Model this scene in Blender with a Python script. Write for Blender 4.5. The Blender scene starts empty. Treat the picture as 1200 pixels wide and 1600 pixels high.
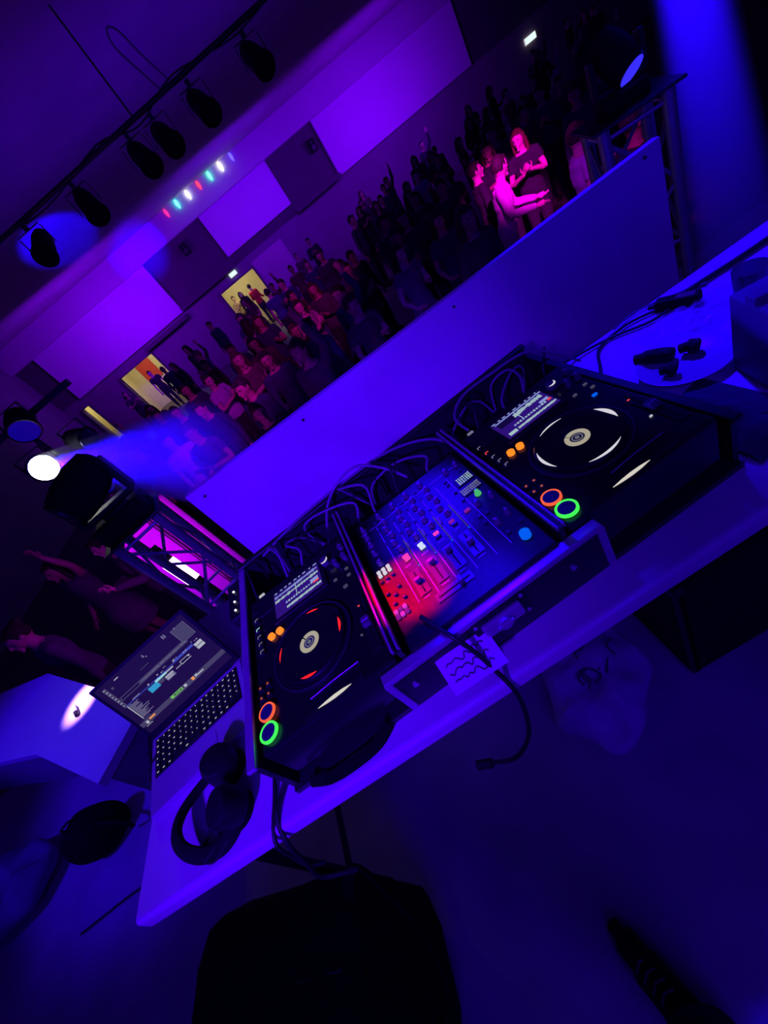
import bpy, bmesh, math, random
from mathutils import Vector, Matrix, Euler
random.seed(7)
R = math.radians
PI = math.pi
sc = bpy.context.scene
COL = sc.collection

# ------------------------------------------------------------------ camera
cam_d = bpy.data.cameras.new('camera')
cam = bpy.data.objects.new('camera', cam_d); COL.objects.link(cam)
cam_d.sensor_fit = 'HORIZONTAL'; cam_d.sensor_width = 36.0
cam_d.lens = 36.0 * 650.0 / 1200.0
cam_d.clip_start = 0.02; cam_d.clip_end = 200
YAW, PIT, ROLL = R(-4.3), R(34.7), R(40.3)
_fw = Vector((math.sin(YAW), math.cos(YAW), 0)); _rt = Vector((math.cos(YAW), -math.sin(YAW), 0)); _up = Vector((0, 0, 1))
_w = _fw * math.cos(PIT) - _up * math.sin(PIT)
_u2 = _up * math.cos(PIT) + _fw * math.sin(PIT)
_r = _rt * math.cos(ROLL) - _u2 * math.sin(ROLL)
_u = _rt * math.sin(ROLL) + _u2 * math.cos(ROLL)
EYE = Vector((0.0, -0.657, 1.639))
cam.matrix_world = Matrix(((_r.x, _u.x, -_w.x, EYE.x), (_r.y, _u.y, -_w.y, EYE.y), (_r.z, _u.z, -_w.z, EYE.z), (0, 0, 0, 1)))
sc.camera = cam

# ------------------------------------------------------------------ world, exposure
sc.view_settings.view_transform = 'Standard'
sc.view_settings.look = 'None'
sc.view_settings.gamma = 1
sc.view_settings.exposure = 0
sc.view_settings.use_curve_mapping = False
W = bpy.data.worlds.new('world'); sc.world = W; W.use_nodes = True
bg = W.node_tree.nodes['Background']
bg.inputs[0].default_value = (0.05, 0.0, 1.0, 1); bg.inputs[1].default_value = 0.22
sc.cycles.max_bounces = 5; sc.cycles.volume_bounces = 0
sc.cycles.sample_clamp_indirect = 3.0

# ------------------------------------------------------------------ lights of the place, with an added ceiling fill
BLUE = (0.012, 0.0, 1.0); VIOLET = (0.16, 0.0, 1.0); PURPLE = (0.34, 0.0, 1.0); MAGENTA = (1.0, 0.0, 0.75)
def aim(o, p):
    o.rotation_euler = (Vector(p) - o.location).to_track_quat('-Z', 'Y').to_euler()
def spot(name, loc, target, power, color, angle, blend=.4, size=.05):
    d = bpy.data.lights.new(name, 'SPOT'); d.energy = power; d.color = color; d.spot_size = R(angle); d.spot_blend = blend
    d.shadow_soft_size = size
    o = bpy.data.objects.new(name, d); COL.objects.link(o); o.location = loc; aim(o, target); return o
def area(name, loc, target, power, color, sx, sy):
    d = bpy.data.lights.new(name, 'AREA'); d.energy = power; d.color = color; d.shape = 'RECTANGLE'; d.size = sx; d.size_y = sy
    o = bpy.data.objects.new(name, d); COL.objects.link(o); o.location = loc; aim(o, target); return o
# stage washes
spot('stage_wash_mixer', (0.15, 1.00, 3.4), (0.04, -0.12, 0.9), 420, BLUE, 11, 1.0, .06)
spot('mixer_key_light', (0.5, 1.7, 3.3), (0.01, 0.13, 1.02), 2600, BLUE, 6.5, 1.0, .03)
spot('mixer_front_light', (0.5, 1.7, 3.3), (0.0, -0.175, 1.02), 1100, BLUE, 4.5, 1.0, .03)
spot('stage_wash_table', (1.6, 1.6, 3.4), (1.15, 0.36, 0.88), 720, BLUE, 30, .8, .08)
spot('stage_wash_left', (-2.6, -0.6, 3.5), (-2.2, 1.1, 0.6), 420, (0.03, 0, 1), 38, .8, .1)
spot('white_pool_light', (-1.95, 0.95, 3.5), (-2.02, 1.17, 0.6), 2600, (0.55, 0.25, 1.0), 5.6, .9, .02)
spot('panel_wash', (-1.7, -3.0, 3.1), (-0.25, 0.85, 0.85), 1500, (0.065, 0, 1), 27, 1.0, .15)
area('backstage_wash', (0.2, -3.0, 3.4), (0.3, -0.3, 0.0), 34, (0.04, 0, 1), 1.6, .8)
spot('red_effect_light', (-0.75, 0.95, 2.7), (-0.100, -0.035, 1.02), 1100, (1.0, 0.0, 0.0), 5.0, .6, .01)
spot('red_effect_light_low', (-0.75, 0.95, 2.7), (-0.16, -0.09, 1.02), 120, (1.0, 0.0, 0.35), 2.0, .5, .01)
# hall lights, and an added fill for the ceiling
area('panel_wash_left', (-3.9, 15.8, 2.2), (-4.6, 19.3, 2.7), 180, (.20, 0, 1), 3, .5)
area('panel_wash_centre', (2.3, 15.8, 2.4), (1.9, 19.3, 2.9), 120, (0.14, 0, 1), 3, .5)
area('panel_wash_right', (7.6, 15.8, 2.0), (7.2, 19.3, 2.5), 165, (0.18, 0, 1), 3, .5)
area('added_ceiling_fill', (0.5, 7.5, 2.0), (0.5, 8.6, 4.1), 60, (0.09, 0, 1), 6, 3)  # unseen fill, added to brighten the ceiling
spot('hall_violet_wash', (0.5, 8.0, 4.0), (0.5, 14.5, -0.6), 420, (0.30, 0, 1), 85, .8, .2)
spot('magenta_head_light', (2.2, 1.5, 2.9), (3.9, 5.6, 0.2), 2600, (1, 0, .95), 19, .7, .05)
spot('violet_side_light', (1.0, 1.2, 3.0), (3.45, 3.5, 0.35), 330, (0.55, 0, 1), 20, .8, .05)
spot('magenta_left_light', (0.2, 1.8, 3.0), (-1.6, 6.2, 0.1), 420, (0.8, 0, 1), 34, .8, .05)
spot('magenta_middle_light', (0.6, 1.6, 3.1), (0.6, 8.6, 0.2), 520, (1.0, 0, 0.9), 24, .8, .05)
spot('blue_beam_spot', (0.4, 3.0, 1.6), (-2.2, 19.3, 3.75), 90000, BLUE, 8, 1.0, .05)
spot('blue_ceiling_spot', (-1.6, 3.4, 1.0), (-2.7, 12.6, 4.1), 24000, BLUE, 11, .5, .05)

# ------------------------------------------------------------------ materials
MATS = {}
def mat(name, color=(.5, .5, .5), rough=.6, metal=0.0, emis=None, strength=0.0, bump=0.0, bscale=40.0, vary=0.0, spec=.5, objcol=False, alpha=1.0, trans=0.0):
    if name in MATS: return MATS[name]
    m = bpy.data.materials.new(name); m.use_nodes = True
    nt = m.node_tree; b = nt.nodes['Principled BSDF']
    b.inputs['Base Color'].default_value = (*color, 1); b.inputs['Roughness'].default_value = rough
    b.inputs['Metallic'].default_value = metal; b.inputs['Specular IOR Level'].default_value = spec
    b.inputs['Alpha'].default_value = alpha; b.inputs['Transmission Weight'].default_value = trans
    if emis: b.inputs['Emission Color'].default_value = (*emis, 1); b.inputs['Emission Strength'].default_value = strength
    tc = nt.nodes.new('ShaderNodeTexCoord'); nz = nt.nodes.new('ShaderNodeTexNoise')
    nz.inputs['Scale'].default_value = bscale; nt.links.new(tc.outputs['Object'], nz.inputs['Vector'])
    src = None
    if objcol:
        oi = nt.nodes.new('ShaderNodeObjectInfo'); src = oi.outputs['Color']
    if vary > 0 or objcol:
        mx = nt.nodes.new('ShaderNodeMix'); mx.data_type = 'RGBA'; mx.blend_type = 'MULTIPLY'
        if src: nt.links.new(src, mx.inputs['A'])
        else: mx.inputs['A'].default_value = (*color, 1)
        rp = nt.nodes.new('ShaderNodeValToRGB'); rp.color_ramp.elements[0].position = .35; rp.color_ramp.elements[1].position = .65
        rp.color_ramp.elements[0].color = (1 - vary, 1 - vary, 1 - vary, 1)
        nt.links.new(nz.outputs['Fac'], rp.inputs['Fac']); nt.links.new(rp.outputs['Color'], mx.inputs['B'])
        mx.inputs['Factor'].default_value = 1; nt.links.new(mx.outputs['Result'], b.inputs['Base Color'])
    if bump > 0:
        bp = nt.nodes.new('ShaderNodeBump'); bp.inputs['Strength'].default_value = bump; bp.inputs['Distance'].default_value = .02
        nt.links.new(nz.outputs['Fac'], bp.inputs['Height']); nt.links.new(bp.outputs['Normal'], b.inputs['Normal'])
    MATS[name] = m; return m
def glow(name, color, s=1.0):
    return mat(name, (0.01, 0.01, 0.01), .6, emis=color, strength=s, spec=.08)

M_floor = mat('stage_floor', (.42, .34, .42), .75, vary=.25, bscale=3, bump=.1)
M_hallfloor = mat('hall_floor', (.10, .08, .08), .6, vary=.2, bscale=2)
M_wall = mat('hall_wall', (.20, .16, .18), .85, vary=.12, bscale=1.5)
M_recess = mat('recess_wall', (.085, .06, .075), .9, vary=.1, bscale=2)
M_panel = mat('white_panel', (.62, .60, .62), .8, vary=.06, bscale=.7)
M_beam = mat('painted_beam', (.46, .42, .45), .8, vary=.06, bscale=.7)
M_ceil = mat('ceiling_paint', (.35, .28, .32), .95, vary=.15, bscale=1.2)
M_yellow = mat('cream_corridor_wall', (.75, .68, .42), .8, vary=.08, bscale=3)
M_white_cloth = mat('white_table_top', (.72, .70, .74), .55, vary=.08, bscale=6, bump=.05)
M_screen = mat('white_stage_panel', (.60, .58, .60), .7, vary=.14, bscale=3.5, bump=.08)
M_blackgloss = mat('black_gloss_plastic', (.012, .012, .014), .22, vary=.2, bscale=60)
M_black = mat('black_plastic', (.013, .013, .015), .5, vary=.3, bscale=80, bump=.05, spec=.3)
M_blackm = mat('black_matt', (.009, .009, .011), .85, spec=.2, vary=.3, bscale=40, bump=.2)
M_cloth_black = mat('black_cloth', (.006, .006, .008), .95, spec=.1, vary=.4, bscale=30, bump=.5)
M_alu = mat('brushed_aluminium', (.50, .50, .54), .34, .45, vary=.12, bscale=25)
M_trussmetal = mat('truss_aluminium', (.40, .38, .42), .45, .7, vary=.12, bscale=25)
M_darkmetal = mat('dark_metal', (.05, .05, .055), .4, .8, vary=.2, bscale=30)
M_grey = mat('grey_laptop_shell', (.45, .44, .48), .45, .2, vary=.06, bscale=80)
M_key = mat('black_key', (.012, .012, .014), .5, vary=.1, bscale=90)
M_legend = glow('white_legend_light', (.75, .72, .85), .6)
M_knob = mat('mixer_knob', (.12, .12, .14), .3, vary=.1, bscale=60)
M_knobw = mat('knob_pointer', (.75, .75, .8), .4)
M_line = mat('printed_line', (.45, .45, .5), .4)
M_cable = mat('black_cable', (.010, .010, .012), .55, vary=.2, bscale=60)
M_cablew = mat('pale_cable', (.20, .19, .23), .45, vary=.1, bscale=60)
M_caseboard = mat('case_laminate', (.018, .018, .022), .4, vary=.2, bscale=60, bump=.1)
M_paper = mat('white_paper', (.7, .7, .72), .7, vary=.05, bscale=20)
M_ink = mat('dark_ink', (.10, .09, .12), .8)
M_bagw = mat('white_plastic_bag', (.62, .60, .64), .5, bump=.8, bscale=14, vary=.15)
M_film = mat('clear_wrap', (.8, .8, .85), .12, bump=1.0, bscale=30, alpha=.38)
M_glass = mat('tinted_glass', (.25, .12, .30), .08, trans=.6)
M_plate = mat('white_plate', (.45, .45, .5), .3, vary=.04)
M_pastry = mat('dark_baked_crust', (.02, .015, .012), .8, vary=.4, bscale=40, bump=.6)
M_carton = mat('pale_carton', (.20, .20, .24), .6, vary=.06, bscale=10)
M_skin = mat('skin', objcol=True, rough=.55, vary=.12, bscale=12)
M_clothes = mat('garment', objcol=True, rough=.9, vary=.25, bscale=9, bump=.3)
M_sequin = mat('sequin_garment', objcol=True, rough=.3, vary=.7, bscale=45, bump=1.0)
M_hair = mat('hair', objcol=True, rough=.7, vary=.4, bscale=50, bump=.6)
M_red = glow('red_arc_light', (1, .015, .01), 1.0)
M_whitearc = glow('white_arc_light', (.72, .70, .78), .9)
M_hub = glow('jog_hub_light', (.62, .56, .42), .62)
M_hubdark = glow('jog_hub_grey', (.25, .25, .28), .5)
M_orange = glow('orange_button_light', (1, .22, .01), 1.3)
M_cue = glow('orange_cue_light', (1, .12, .04), .95)
M_cuedim = glow('dim_orange_light', (.55, .09, .03), .7)
M_play = glow('green_play_light', (.06, 1, .10), .95)
M_btnblue = mat('dark_blue_button', (.04, .03, .10), .3)
M_lcd = glow('lcd_background', (.05, .01, .35), .5)
M_lcdd = glow('lcd_dark', (.01, .005, .08), .5)
M_lcdc = glow('lcd_pale_green', (.42, .60, .62), .85)
M_lcdb = glow('lcd_pale_blue', (.30, .36, .80), .8)
M_lcdr = glow('lcd_red', (1, .06, .05), .9)
M_strip = glow('front_strip_glow', (.72, .68, .60), .9)
M_scr = glow('laptop_dark_page', (.010, .004, .030), 1)
M_s_grey = glow('laptop_grey_bar', (.055, .048, .10), 1)
M_s_mid = glow('laptop_mid_grey', (.16, .15, .25), 1)
M_s_pale = glow('laptop_pale_text', (.42, .44, .50), 1)
M_s_cyan = glow('laptop_cyan_block', (.03, .30, .55), 1)
M_s_aqua = glow('laptop_aqua_block', (.30, .62, .66), 1)
M_s_green = glow('laptop_green_block', (.16, .50, .08), 1)
M_s_orange = glow('laptop_orange_icon', (.85, .30, .06), 1)
M_s_blue = glow('laptop_blue_line', (.05, .07, .50), 1)
M_led_w = glow('white_led', (.85, .85, 1), 3)
M_bluelit = glow('blue_knob_light', (.0, .12, .95), .9)
M_greenlit = glow('green_knob_light', (.1, .75, .25), .6)
M_pinklit = glow('pink_pad_light', (.95, .05, .45), 1.0)
M_violetlit = glow('violet_button_light', (.30, .01, .40), .7)
M_whitelit = glow('white_button_light', (.62, .72, 1), 1.0)
M_lamp_w = glow('bright_lamp_lens', (1, .96, 1), 14)
M_lamp_b = glow('blue_lamp_lens', (.03, .02, 1), 1.4)
M_lens = mat('dark_lens', (.02, .02, .06), .08, spec=1)

# ------------------------------------------------------------------ mesh helpers
class MB:
    def __init__(s): s.bm = bmesh.new(); s.mats = []
    def mi(s, m):
        if m not in s.mats: s.mats.append(m)
        return s.mats.index(m)
    def _fin(s, vs, m, M=None):
        if M is not None:
            for v in vs: v.co = M @ v.co
        i = s.mi(m)
        for f in {f for v in vs for f in v.link_faces}: f.material_index = i
        return s
    def box(s, c, d, m, rot=None, bev=0.0):
        g = bmesh.ops.create_cube(s.bm, size=1)['verts']
        for v in g: v.co = Vector((v.co.x * d[0], v.co.y * d[1], v.co.z * d[2]))
        if bev > 0:
            es = list({e for v in g for e in v.link_edges})
            r = bmesh.ops.bevel(s.bm, geom=es, offset=bev, segments=2, profile=.5, affect='EDGES')
            g = list({v for f in r['faces'] for v in f.verts} | {v for v in g if v.is_valid})
            g = list({v for v in g} | {w for v in g for f in v.link_faces for w in f.verts})
        T = Matrix.Translation(c)
        if rot: T = T @ Euler(rot).to_matrix().to_4x4()
        return s._fin(g, m, T)
    def cyl(s, c, r, h, m, r2=None, seg=24, rot=None, bev=0.0):
        g = bmesh.ops.create_cone(s.bm, cap_ends=True, segments=seg, radius1=r, radius2=r if r2 is None else r2, depth=h)['verts']
        T = Matrix.Translation(c)
        if rot: T = T @ Euler(rot).to_matrix().to_4x4()
        return s._fin(g, m, T)
    def ring(s, c, ro, ri, h, m, seg=40, a0=0, a1=2 * PI, rot=None):
        T = Matrix.Translation(c)
        if rot: T = T @ Euler(rot).to_matrix().to_4x4()
        full = abs(a1 - a0 - 2 * PI) < 1e-4
        n = seg if full else seg + 1
        L = []
        for k in range(n):
            a = a0 + (a1 - a0) * k / seg; ca, sa = math.cos(a), math.sin(a)
            L.append([s.bm.verts.new((q * ca, q * sa, z)) for q, z in ((ro, -h / 2), (ro, h / 2), (ri, h / 2), (ri, -h / 2))])
        for k in range(seg):
            A, B = L[k], L[(k + 1) % n]
            for j in range(4): s.bm.faces.new((A[j], B[j], B[(j + 1) % 4], A[(j + 1) % 4]))
        if not full: s.bm.faces.new(L[0][::-1]); s.bm.faces.new(L[-1])
        return s._fin([v for l in L for v in l], m, T)
    def arc(s, c, R0, a, da, wmax, h, m, seg=12):      # crescent that tapers to both ends
        L = []
        for k in range(seg + 1):
            t = k / seg; an = a + da * (t - .5); w = wmax * math.sin(PI * t) + .0003
            ca, sa = math.cos(an), math.sin(an)
            L.append([s.bm.verts.new((c[0] + q * ca, c[1] + q * sa, c[2] + z)) for q, z in ((R0 + w / 2, 0), (R0 + w / 2, h), (R0 - w / 2, h), (R0 - w / 2, 0))])
        for k in range(seg):
            A, B = L[k], L[k + 1]
            for j in range(4): s.bm.faces.new((A[j], B[j], B[(j + 1) % 4], A[(j + 1) % 4]))
        s.bm.faces.new(L[0][::-1]); s.bm.faces.new(L[-1])
        return s._fin([v for l in L for v in l], m)
    def tube(s, pts, rad, m, seg=10, smooth_n=0):
        pts = [Vector(p) for p in pts]
        if not isinstance(rad, (list, tuple)): rad = [rad] * len(pts)
        if smooth_n:
            P2, R2 = [], []
            for i in range(len(pts) - 1):
                p0, p1, p2, p3 = pts[max(i - 1, 0)], pts[i], pts[i + 1], pts[min(i + 2, len(pts) - 1)]
                for k in range(smooth_n):
                    t = k / smooth_n
                    P2.append(.5 * ((2 * p1) + (-p0 + p2) * t + (2 * p0 - 5 * p1 + 4 * p2 - p3) * t * t + (-p0 + 3 * p1 - 3 * p2 + p3) * t ** 3))
                    R2.append(rad[i] if isinstance(rad[i], tuple) else rad[i] + (rad[i + 1] - rad[i]) * t)
            P2.append(pts[-1]); R2.append(rad[-1]); pts, rad = P2, R2
        prev = None; L = []
        n = len(pts); x = None
        for i, p in enumerate(pts):
            t = (pts[min(i + 1, n - 1)] - pts[max(i - 1, 0)]).normalized()
            if x is None:
                x = t.orthogonal().normalized()
                if abs(t.z) > .5: x = Vector((1, 0, 0)) - t * t.x; x.normalize()
            else: x = (x - t * x.dot(t)).normalized()
            y = t.cross(x); rx, ry = rad[i] if isinstance(rad[i], tuple) else (rad[i], rad[i])
            L.append([s.bm.verts.new(p + x * rx * math.cos(2 * PI * k / seg) + y * ry * math.sin(2 * PI * k / seg)) for k in range(seg)])
        for A, B in zip(L, L[1:]):
            for k in range(seg): s.bm.faces.new((A[k], A[(k + 1) % seg], B[(k + 1) % seg], B[k]))
        s.bm.faces.new(L[0][::-1]); s.bm.faces.new(L[-1])
        return s._fin([v for l in L for v in l], m)
    def ell(s, c, r, m, sub=3, rot=None):
        g = bmesh.ops.create_icosphere(s.bm, subdivisions=sub, radius=1)['verts']
        T = Matrix.Translation(c)
        if rot: T = T @ Euler(rot).to_matrix().to_4x4()
        return s._fin(g, m, T @ Matrix.Diagonal((*r, 1)))
    def poly(s, pts, m, h=0.0):                          # polygon, extruded down by h
        a = [s.bm.verts.new(p) for p in pts]; f = s.bm.faces.new(a); vs = list(a)
        if h:
            b = [s.bm.verts.new((p[0], p[1], p[2] - h)) for p in pts]; s.bm.faces.new(b[::-1]); vs += b
            for i in range(len(a)): s.bm.faces.new((a[i], b[i], b[(i + 1) % len(a)], a[(i + 1) % len(a)]))
        return s._fin(vs, m)
    def lathe(s, c, prof, m, seg=32, rot=None):
        L = []
        for r_, z in prof: L.append([s.bm.verts.new((r_ * math.cos(2 * PI * k / seg), r_ * math.sin(2 * PI * k / seg), z)) for k in range(seg)])
        for A, B in zip(L, L[1:]):
            for k in range(seg): s.bm.faces.new((A[k], A[(k + 1) % seg], B[(k + 1) % seg], B[k]))
        s.bm.faces.new(L[0][::-1]); s.bm.faces.new(L[-1])
        T = Matrix.Translation(c)
        if rot: T = T @ Euler(rot).to_matrix().to_4x4()
        return s._fin([v for l in L for v in l], m, T)
    def build(s, name, parent=None, smooth=False, label=None, cat=None, group=None, kind=None, T=None):
        bmesh.ops.recalc_face_normals(s.bm, faces=s.bm.faces[:])
        if T is not None:
            for v in s.bm.verts: v.co = T @ v.co
        me = bpy.data.meshes.new(name); s.bm.to_mesh(me); s.bm.free()
        for m in s.mats: me.materials.append(m)
        if smooth:
            for p in me.polygons: p.use_smooth = True
            try: me.set_sharp_from_angle(angle=R(40))
            except Exception: pass
        o = bpy.data.objects.new(name, me); COL.objects.link(o)
        if parent: o.parent = parent
        return tag(o, label, cat, group, kind)
def tag(o, label=None, cat=None, group=None, kind=None):
    if label: o['label'] = label
    if cat: o['category'] = cat
    if group: o['group'] = group
    if kind: o['kind'] = kind
    return o
def empty(name, loc, label, cat, rz=0, group=None, rot=None):
    o = bpy.data.objects.new(name, None); COL.objects.link(o); o.location = loc
    o.rotation_euler = rot if rot else (0, 0, rz); o.empty_display_size = .05
    return tag(o, label, cat, group)
def kids(o): return [c for c in list(COL.objects) if c.parent == o]
def copy_tree(o, label=None, group=None, parent=None):
    c = o.copy(); COL.objects.link(c)
    if parent: c.parent = parent
    if label: c['label'] = label
    if group: c['group'] = group
    for k in kids(o): copy_tree(k, parent=c)
    return c

# ================================================================== SETTING
WY = 19.34                                    # back wall of the hall
HF = -1.0                                     # hall floor, stage floor is z = 0
CZ = 4.14                                     # ceiling
MB().box((0, -1.0, -.05), (9.6, 5.7, .1), M_floor).build('floor', kind='structure')
MB().box((4, 10.5, HF - .05), (36, 34, .1), M_hallfloor).build('floor_hall', kind='structure')
MB().box((0, 1.87, -.5), (9.6, .04, .9), M_blackm).build('trim_stage_front', kind='structure')
MB().box((4, 8.0, CZ + .05), (36, 30, .1), M_ceil).build('ceiling', kind='structure')
# back wall with openings: (x0,x1,z0,z1)
door_main = (-.85, .80, HF, 1.08); door_left = (-6.25, -4.55, HF, 1.08); door_slit = (-8.3, -7.95, HF, 1.10)
def wall_with_openings(name, x0, x1, z0, z1, y, t, ops, m):
    b = MB(); xs = x0
    for (a, c, d, e) in sorted(ops):
        b.box(((xs + a) / 2, y + t / 2, (z0 + z1) / 2), (a - xs, t, z1 - z0), m)
        b.box(((a + c) / 2, y + t / 2, (e + z1) / 2), (c - a, t, z1 - e), m)
        xs = c
    b.box(((xs + x1) / 2, y + t / 2, (z0 + z1) / 2), (x1 - xs, t, z1 - z0), m)
    return b.build(name, kind='structure')
wall_with_openings('wall_back', -9.0, 20, HF, 1.5, WY, .2, [door_main, door_left, door_slit], M_wall)
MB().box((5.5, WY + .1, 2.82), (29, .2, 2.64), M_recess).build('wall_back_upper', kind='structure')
MB().box((-9.0, 9.5, 1.57), (.2, 20, 5.14), M_wall).build('wall_left', kind='structure')
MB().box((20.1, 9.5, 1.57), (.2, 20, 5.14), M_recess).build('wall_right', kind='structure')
# soffit beam along the back wall
MB().box((5.5, WY - .12, 3.76), (29, .5, .80), M_beam).build('trim_beam', kind='structure')
# white wall panels
for i, (x0, x1, z0) in enumerate(((-7.95, -2.42, 1.46), (.30, 3.45, 1.86), (5.6, 11.9, 1.52))):
    MB().box(((x0 + x1) / 2, WY - .09, (z0 + 3.36) / 2), (x1 - x0, .16, 3.36 - z0), M_panel, bev=.01).build('trim_panel_%d' % (i + 1), kind='structure')
# dark ledge under the centre panels
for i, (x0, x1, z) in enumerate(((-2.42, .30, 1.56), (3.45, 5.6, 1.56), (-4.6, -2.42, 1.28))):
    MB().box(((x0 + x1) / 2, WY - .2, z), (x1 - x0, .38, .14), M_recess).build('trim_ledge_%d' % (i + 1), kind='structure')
# pale pier to the right of the main door
MB().box((1.62, WY - .04, .0), (1.5, .07, 2.5), mat('pale_pier', (.42, .36, .33), .8, vary=.08, bscale=2)).build('trim_pier', kind='structure')
# lit rooms behind the doors
for nm, (x0, x1, z0, z1) in (('lobby', door_main), ('side_lobby', door_left), ('slit_lobby', door_slit)):
    b = MB(); w = .5
    b.box(((x0 + x1) / 2, WY + 2.6, .3), (x1 - x0 + 2 * w, .1, 2.8), M_yellow)
    b.box((x0 - w, WY + 1.42, .3), (.1, 2.4, 2.8), M_yellow); b.box((x1 + w, WY + 1.42, .3), (.1, 2.4, 2.8), M_yellow)
    b.box(((x0 + x1) / 2, WY + 1.42, 1.75), (x1 - x0 + 2 * w, 2.5, .1), M_yellow)
    b.build('wall_' + nm, kind='structure')
    d = bpy.data.lights.new(nm + '_ceiling_light', 'AREA'); d.energy = 26 if nm != 'slit_lobby' else 16; d.color = (1, .86, .5); d.size = .8
    o = bpy.data.objects.new(nm + '_ceiling_light', d); COL.objects.link(o); o.location = ((x0 + x1) / 2, WY + 1.2, 1.66)
for i, (x0, x1, z0, z1) in enumerate((door_main, door_left, door_slit)):
    b = MB(); t = .05
    b.box((x0 - t / 2, WY - .02, (z0 + z1) / 2), (t, .26, z1 - z0), M_recess); b.box((x1 + t / 2, WY - .02, (z0 + z1) / 2), (t, .26, z1 - z0), M_recess)
    b.box(((x0 + x1) / 2, WY - .02, z1 + t / 2), (x1 - x0 + 2 * t, .26, t), M_recess)
    b.build('door_%d' % (i + 1), kind='structure')
MB().box((-5.8, WY + 2.52, .55), (.75, .03, .9), mat('red_poster', (.60, .05, .05), .6)).build('poster', label='red poster on the lit cream wall beyond the left doorway', cat='poster')
# emergency exit lights
t = empty('exit_sign', (0.045, WY - .06, 1.352), 'small lit green and white exit light over the main lit doorway', 'exit sign')
MB().box((0, 0, 0), (.34, .06, .16), M_whitearc, bev=.01).build('housing', t)
MB().box((0, -.034, 0), (.28, .012, .12), glow('exit_green', (.35, 1, .65), 2.4)).build('sign_face', t)
t = empty('exit_sign', (14.45, WY - .06, .97), 'small lit green exit light at far right, high over the dark crowd', 'exit sign')
MB().box((0, 0, 0), (.5, .06, .2), M_whitearc, bev=.01).build('housing', t)
MB().box((0, -.034, 0), (.44, .012, .15), glow('exit_green', (.35, 1, .65), 2.4)).build('sign_face', t)
for x, z, lab in ((-.806, 2.9, 'small black wall loudspeaker in the dark recess above the main doorway'), (5.222, 2.77, 'small black wall loudspeaker in the recess between centre and right white panels')):
    t = empty('wall_speaker', (x, WY - .16, z), lab, 'speaker')
    MB().box((0, 0, 0), (.26, .22, .38), M_blackm, bev=.02).build('cabinet', t)
    MB().cyl((0, -.115, -.06), .085, .012, M_darkmetal, rot=(PI / 2, 0, 0)).build('woofer', t)
    MB().cyl((0, -.115, .10), .035, .012, M_darkmetal, rot=(PI / 2, 0, 0)).build('tweeter', t)

# ------------------------------------------------------------------ light string on the beam
t = empty('light_string', (-.25, WY - .42, 4.0), 'string of seven small coloured bulbs hung across the purple beam', 'light string')
xs = [-.25 + k * .5 for k in range(7)]
cols = [(1, .02, .25), (.05, .8, .75), (.9, .95, 1), (1, .03, .08), (.05, .95, .35), (.95, 1, .75), (.08, .05, 1)]
b = MB(); b.tube([(x, 0, .16 + .02 * math.sin(i * 2.4)) for i, x in enumerate(xs)], .012, M_cable, seg=6); b.build('wire', t)
for i, x in enumerate(xs):
    c = cols[i]; s = (1.8, 7, 8, 2.5, 7, 8, 3)[i]
    b = MB(); b.lathe((x, 0, 0), [(.004, -.16), (.040, -.08), (.058, .01), (.04, .08), (.018, .12)], glow('bulb_%d' % i, c, s), seg=12)
    o = b.build('bulb', t, True, label=('pink', 'turquoise', 'white', 'red', 'green', 'pale yellow', 'blue')[i] + ' lit bulb')
    b = MB(); b.cyl((x, 0, .14), .018, .05, M_black, seg=10); b.build('bulb_socket', o)

# ------------------------------------------------------------------ lighting bar with spotlights
t = empty('lighting_bar', (0, 6.0, 3.2), 'dark metal lighting bar hung under the ceiling', 'lighting bar', rz=R(-2))
MB().tube([(-2.4, 0, 0), (3.4, 0, 0)], .028, M_darkmetal, seg=12).build('pipe', t, True)
for x in (-1.8, .2, 2.6): MB().tube([(x, 0, .94), (x, 0, .0)], .010, M_darkmetal, seg=8).build('drop_rod', t)
b = MB(); b.tube([(-2.2, .0, .05), (-1.2, .02, -.05), (-.3, 0, .045), (.2, .03, -.06), (.8, 0, .05), (1.6, .0, -.05), (2.5, 0, .05)], .009, M_cable, seg=6, smooth_n=5); b.build('loom_cable', t, True)
def par_can(loc, tgt, lab, s=1.0, rig=True, lensm=None, grp=None):
    e = empty('stage_spotlight', loc, lab, 'spotlight', group=grp)
    yk = MB()
    yk.box((0, 0, -.02), (.05, .05, .06), M_darkmetal); yk.box((0, 0, -.05), (.26 * s, .03, .008), M_darkmetal)
    for sx in (-1, 1): yk.box((sx * .13 * s, 0, -.13 * s - .02), (.008, .03, .17 * s), M_darkmetal)
    yk.build('yoke', e)
    d = (Vector(tgt) - Vector(loc)).normalized().to_track_quat('-Z', 'Y').to_matrix().to_4x4()
    T = Matrix.Translation((0, 0, -.2 * s)) @ d
    MB().lathe((0, 0, 0), [(.03 * s, .20 * s), (.075 * s, .18 * s), (.095 * s, .10 * s), (.105 * s, -.12 * s), (.115 * s, -.14 * s), (.115 * s, -.16 * s), (.10 * s, -.16 * s), (.098 * s, -.13 * s)], M_blackm, seg=24).build('can', e, True, T=T)
    MB().cyl((0, 0, -.125 * s), .094 * s, .01, lensm or M_lens, seg=24).build('lens', e, T=T)
    return e
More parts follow.
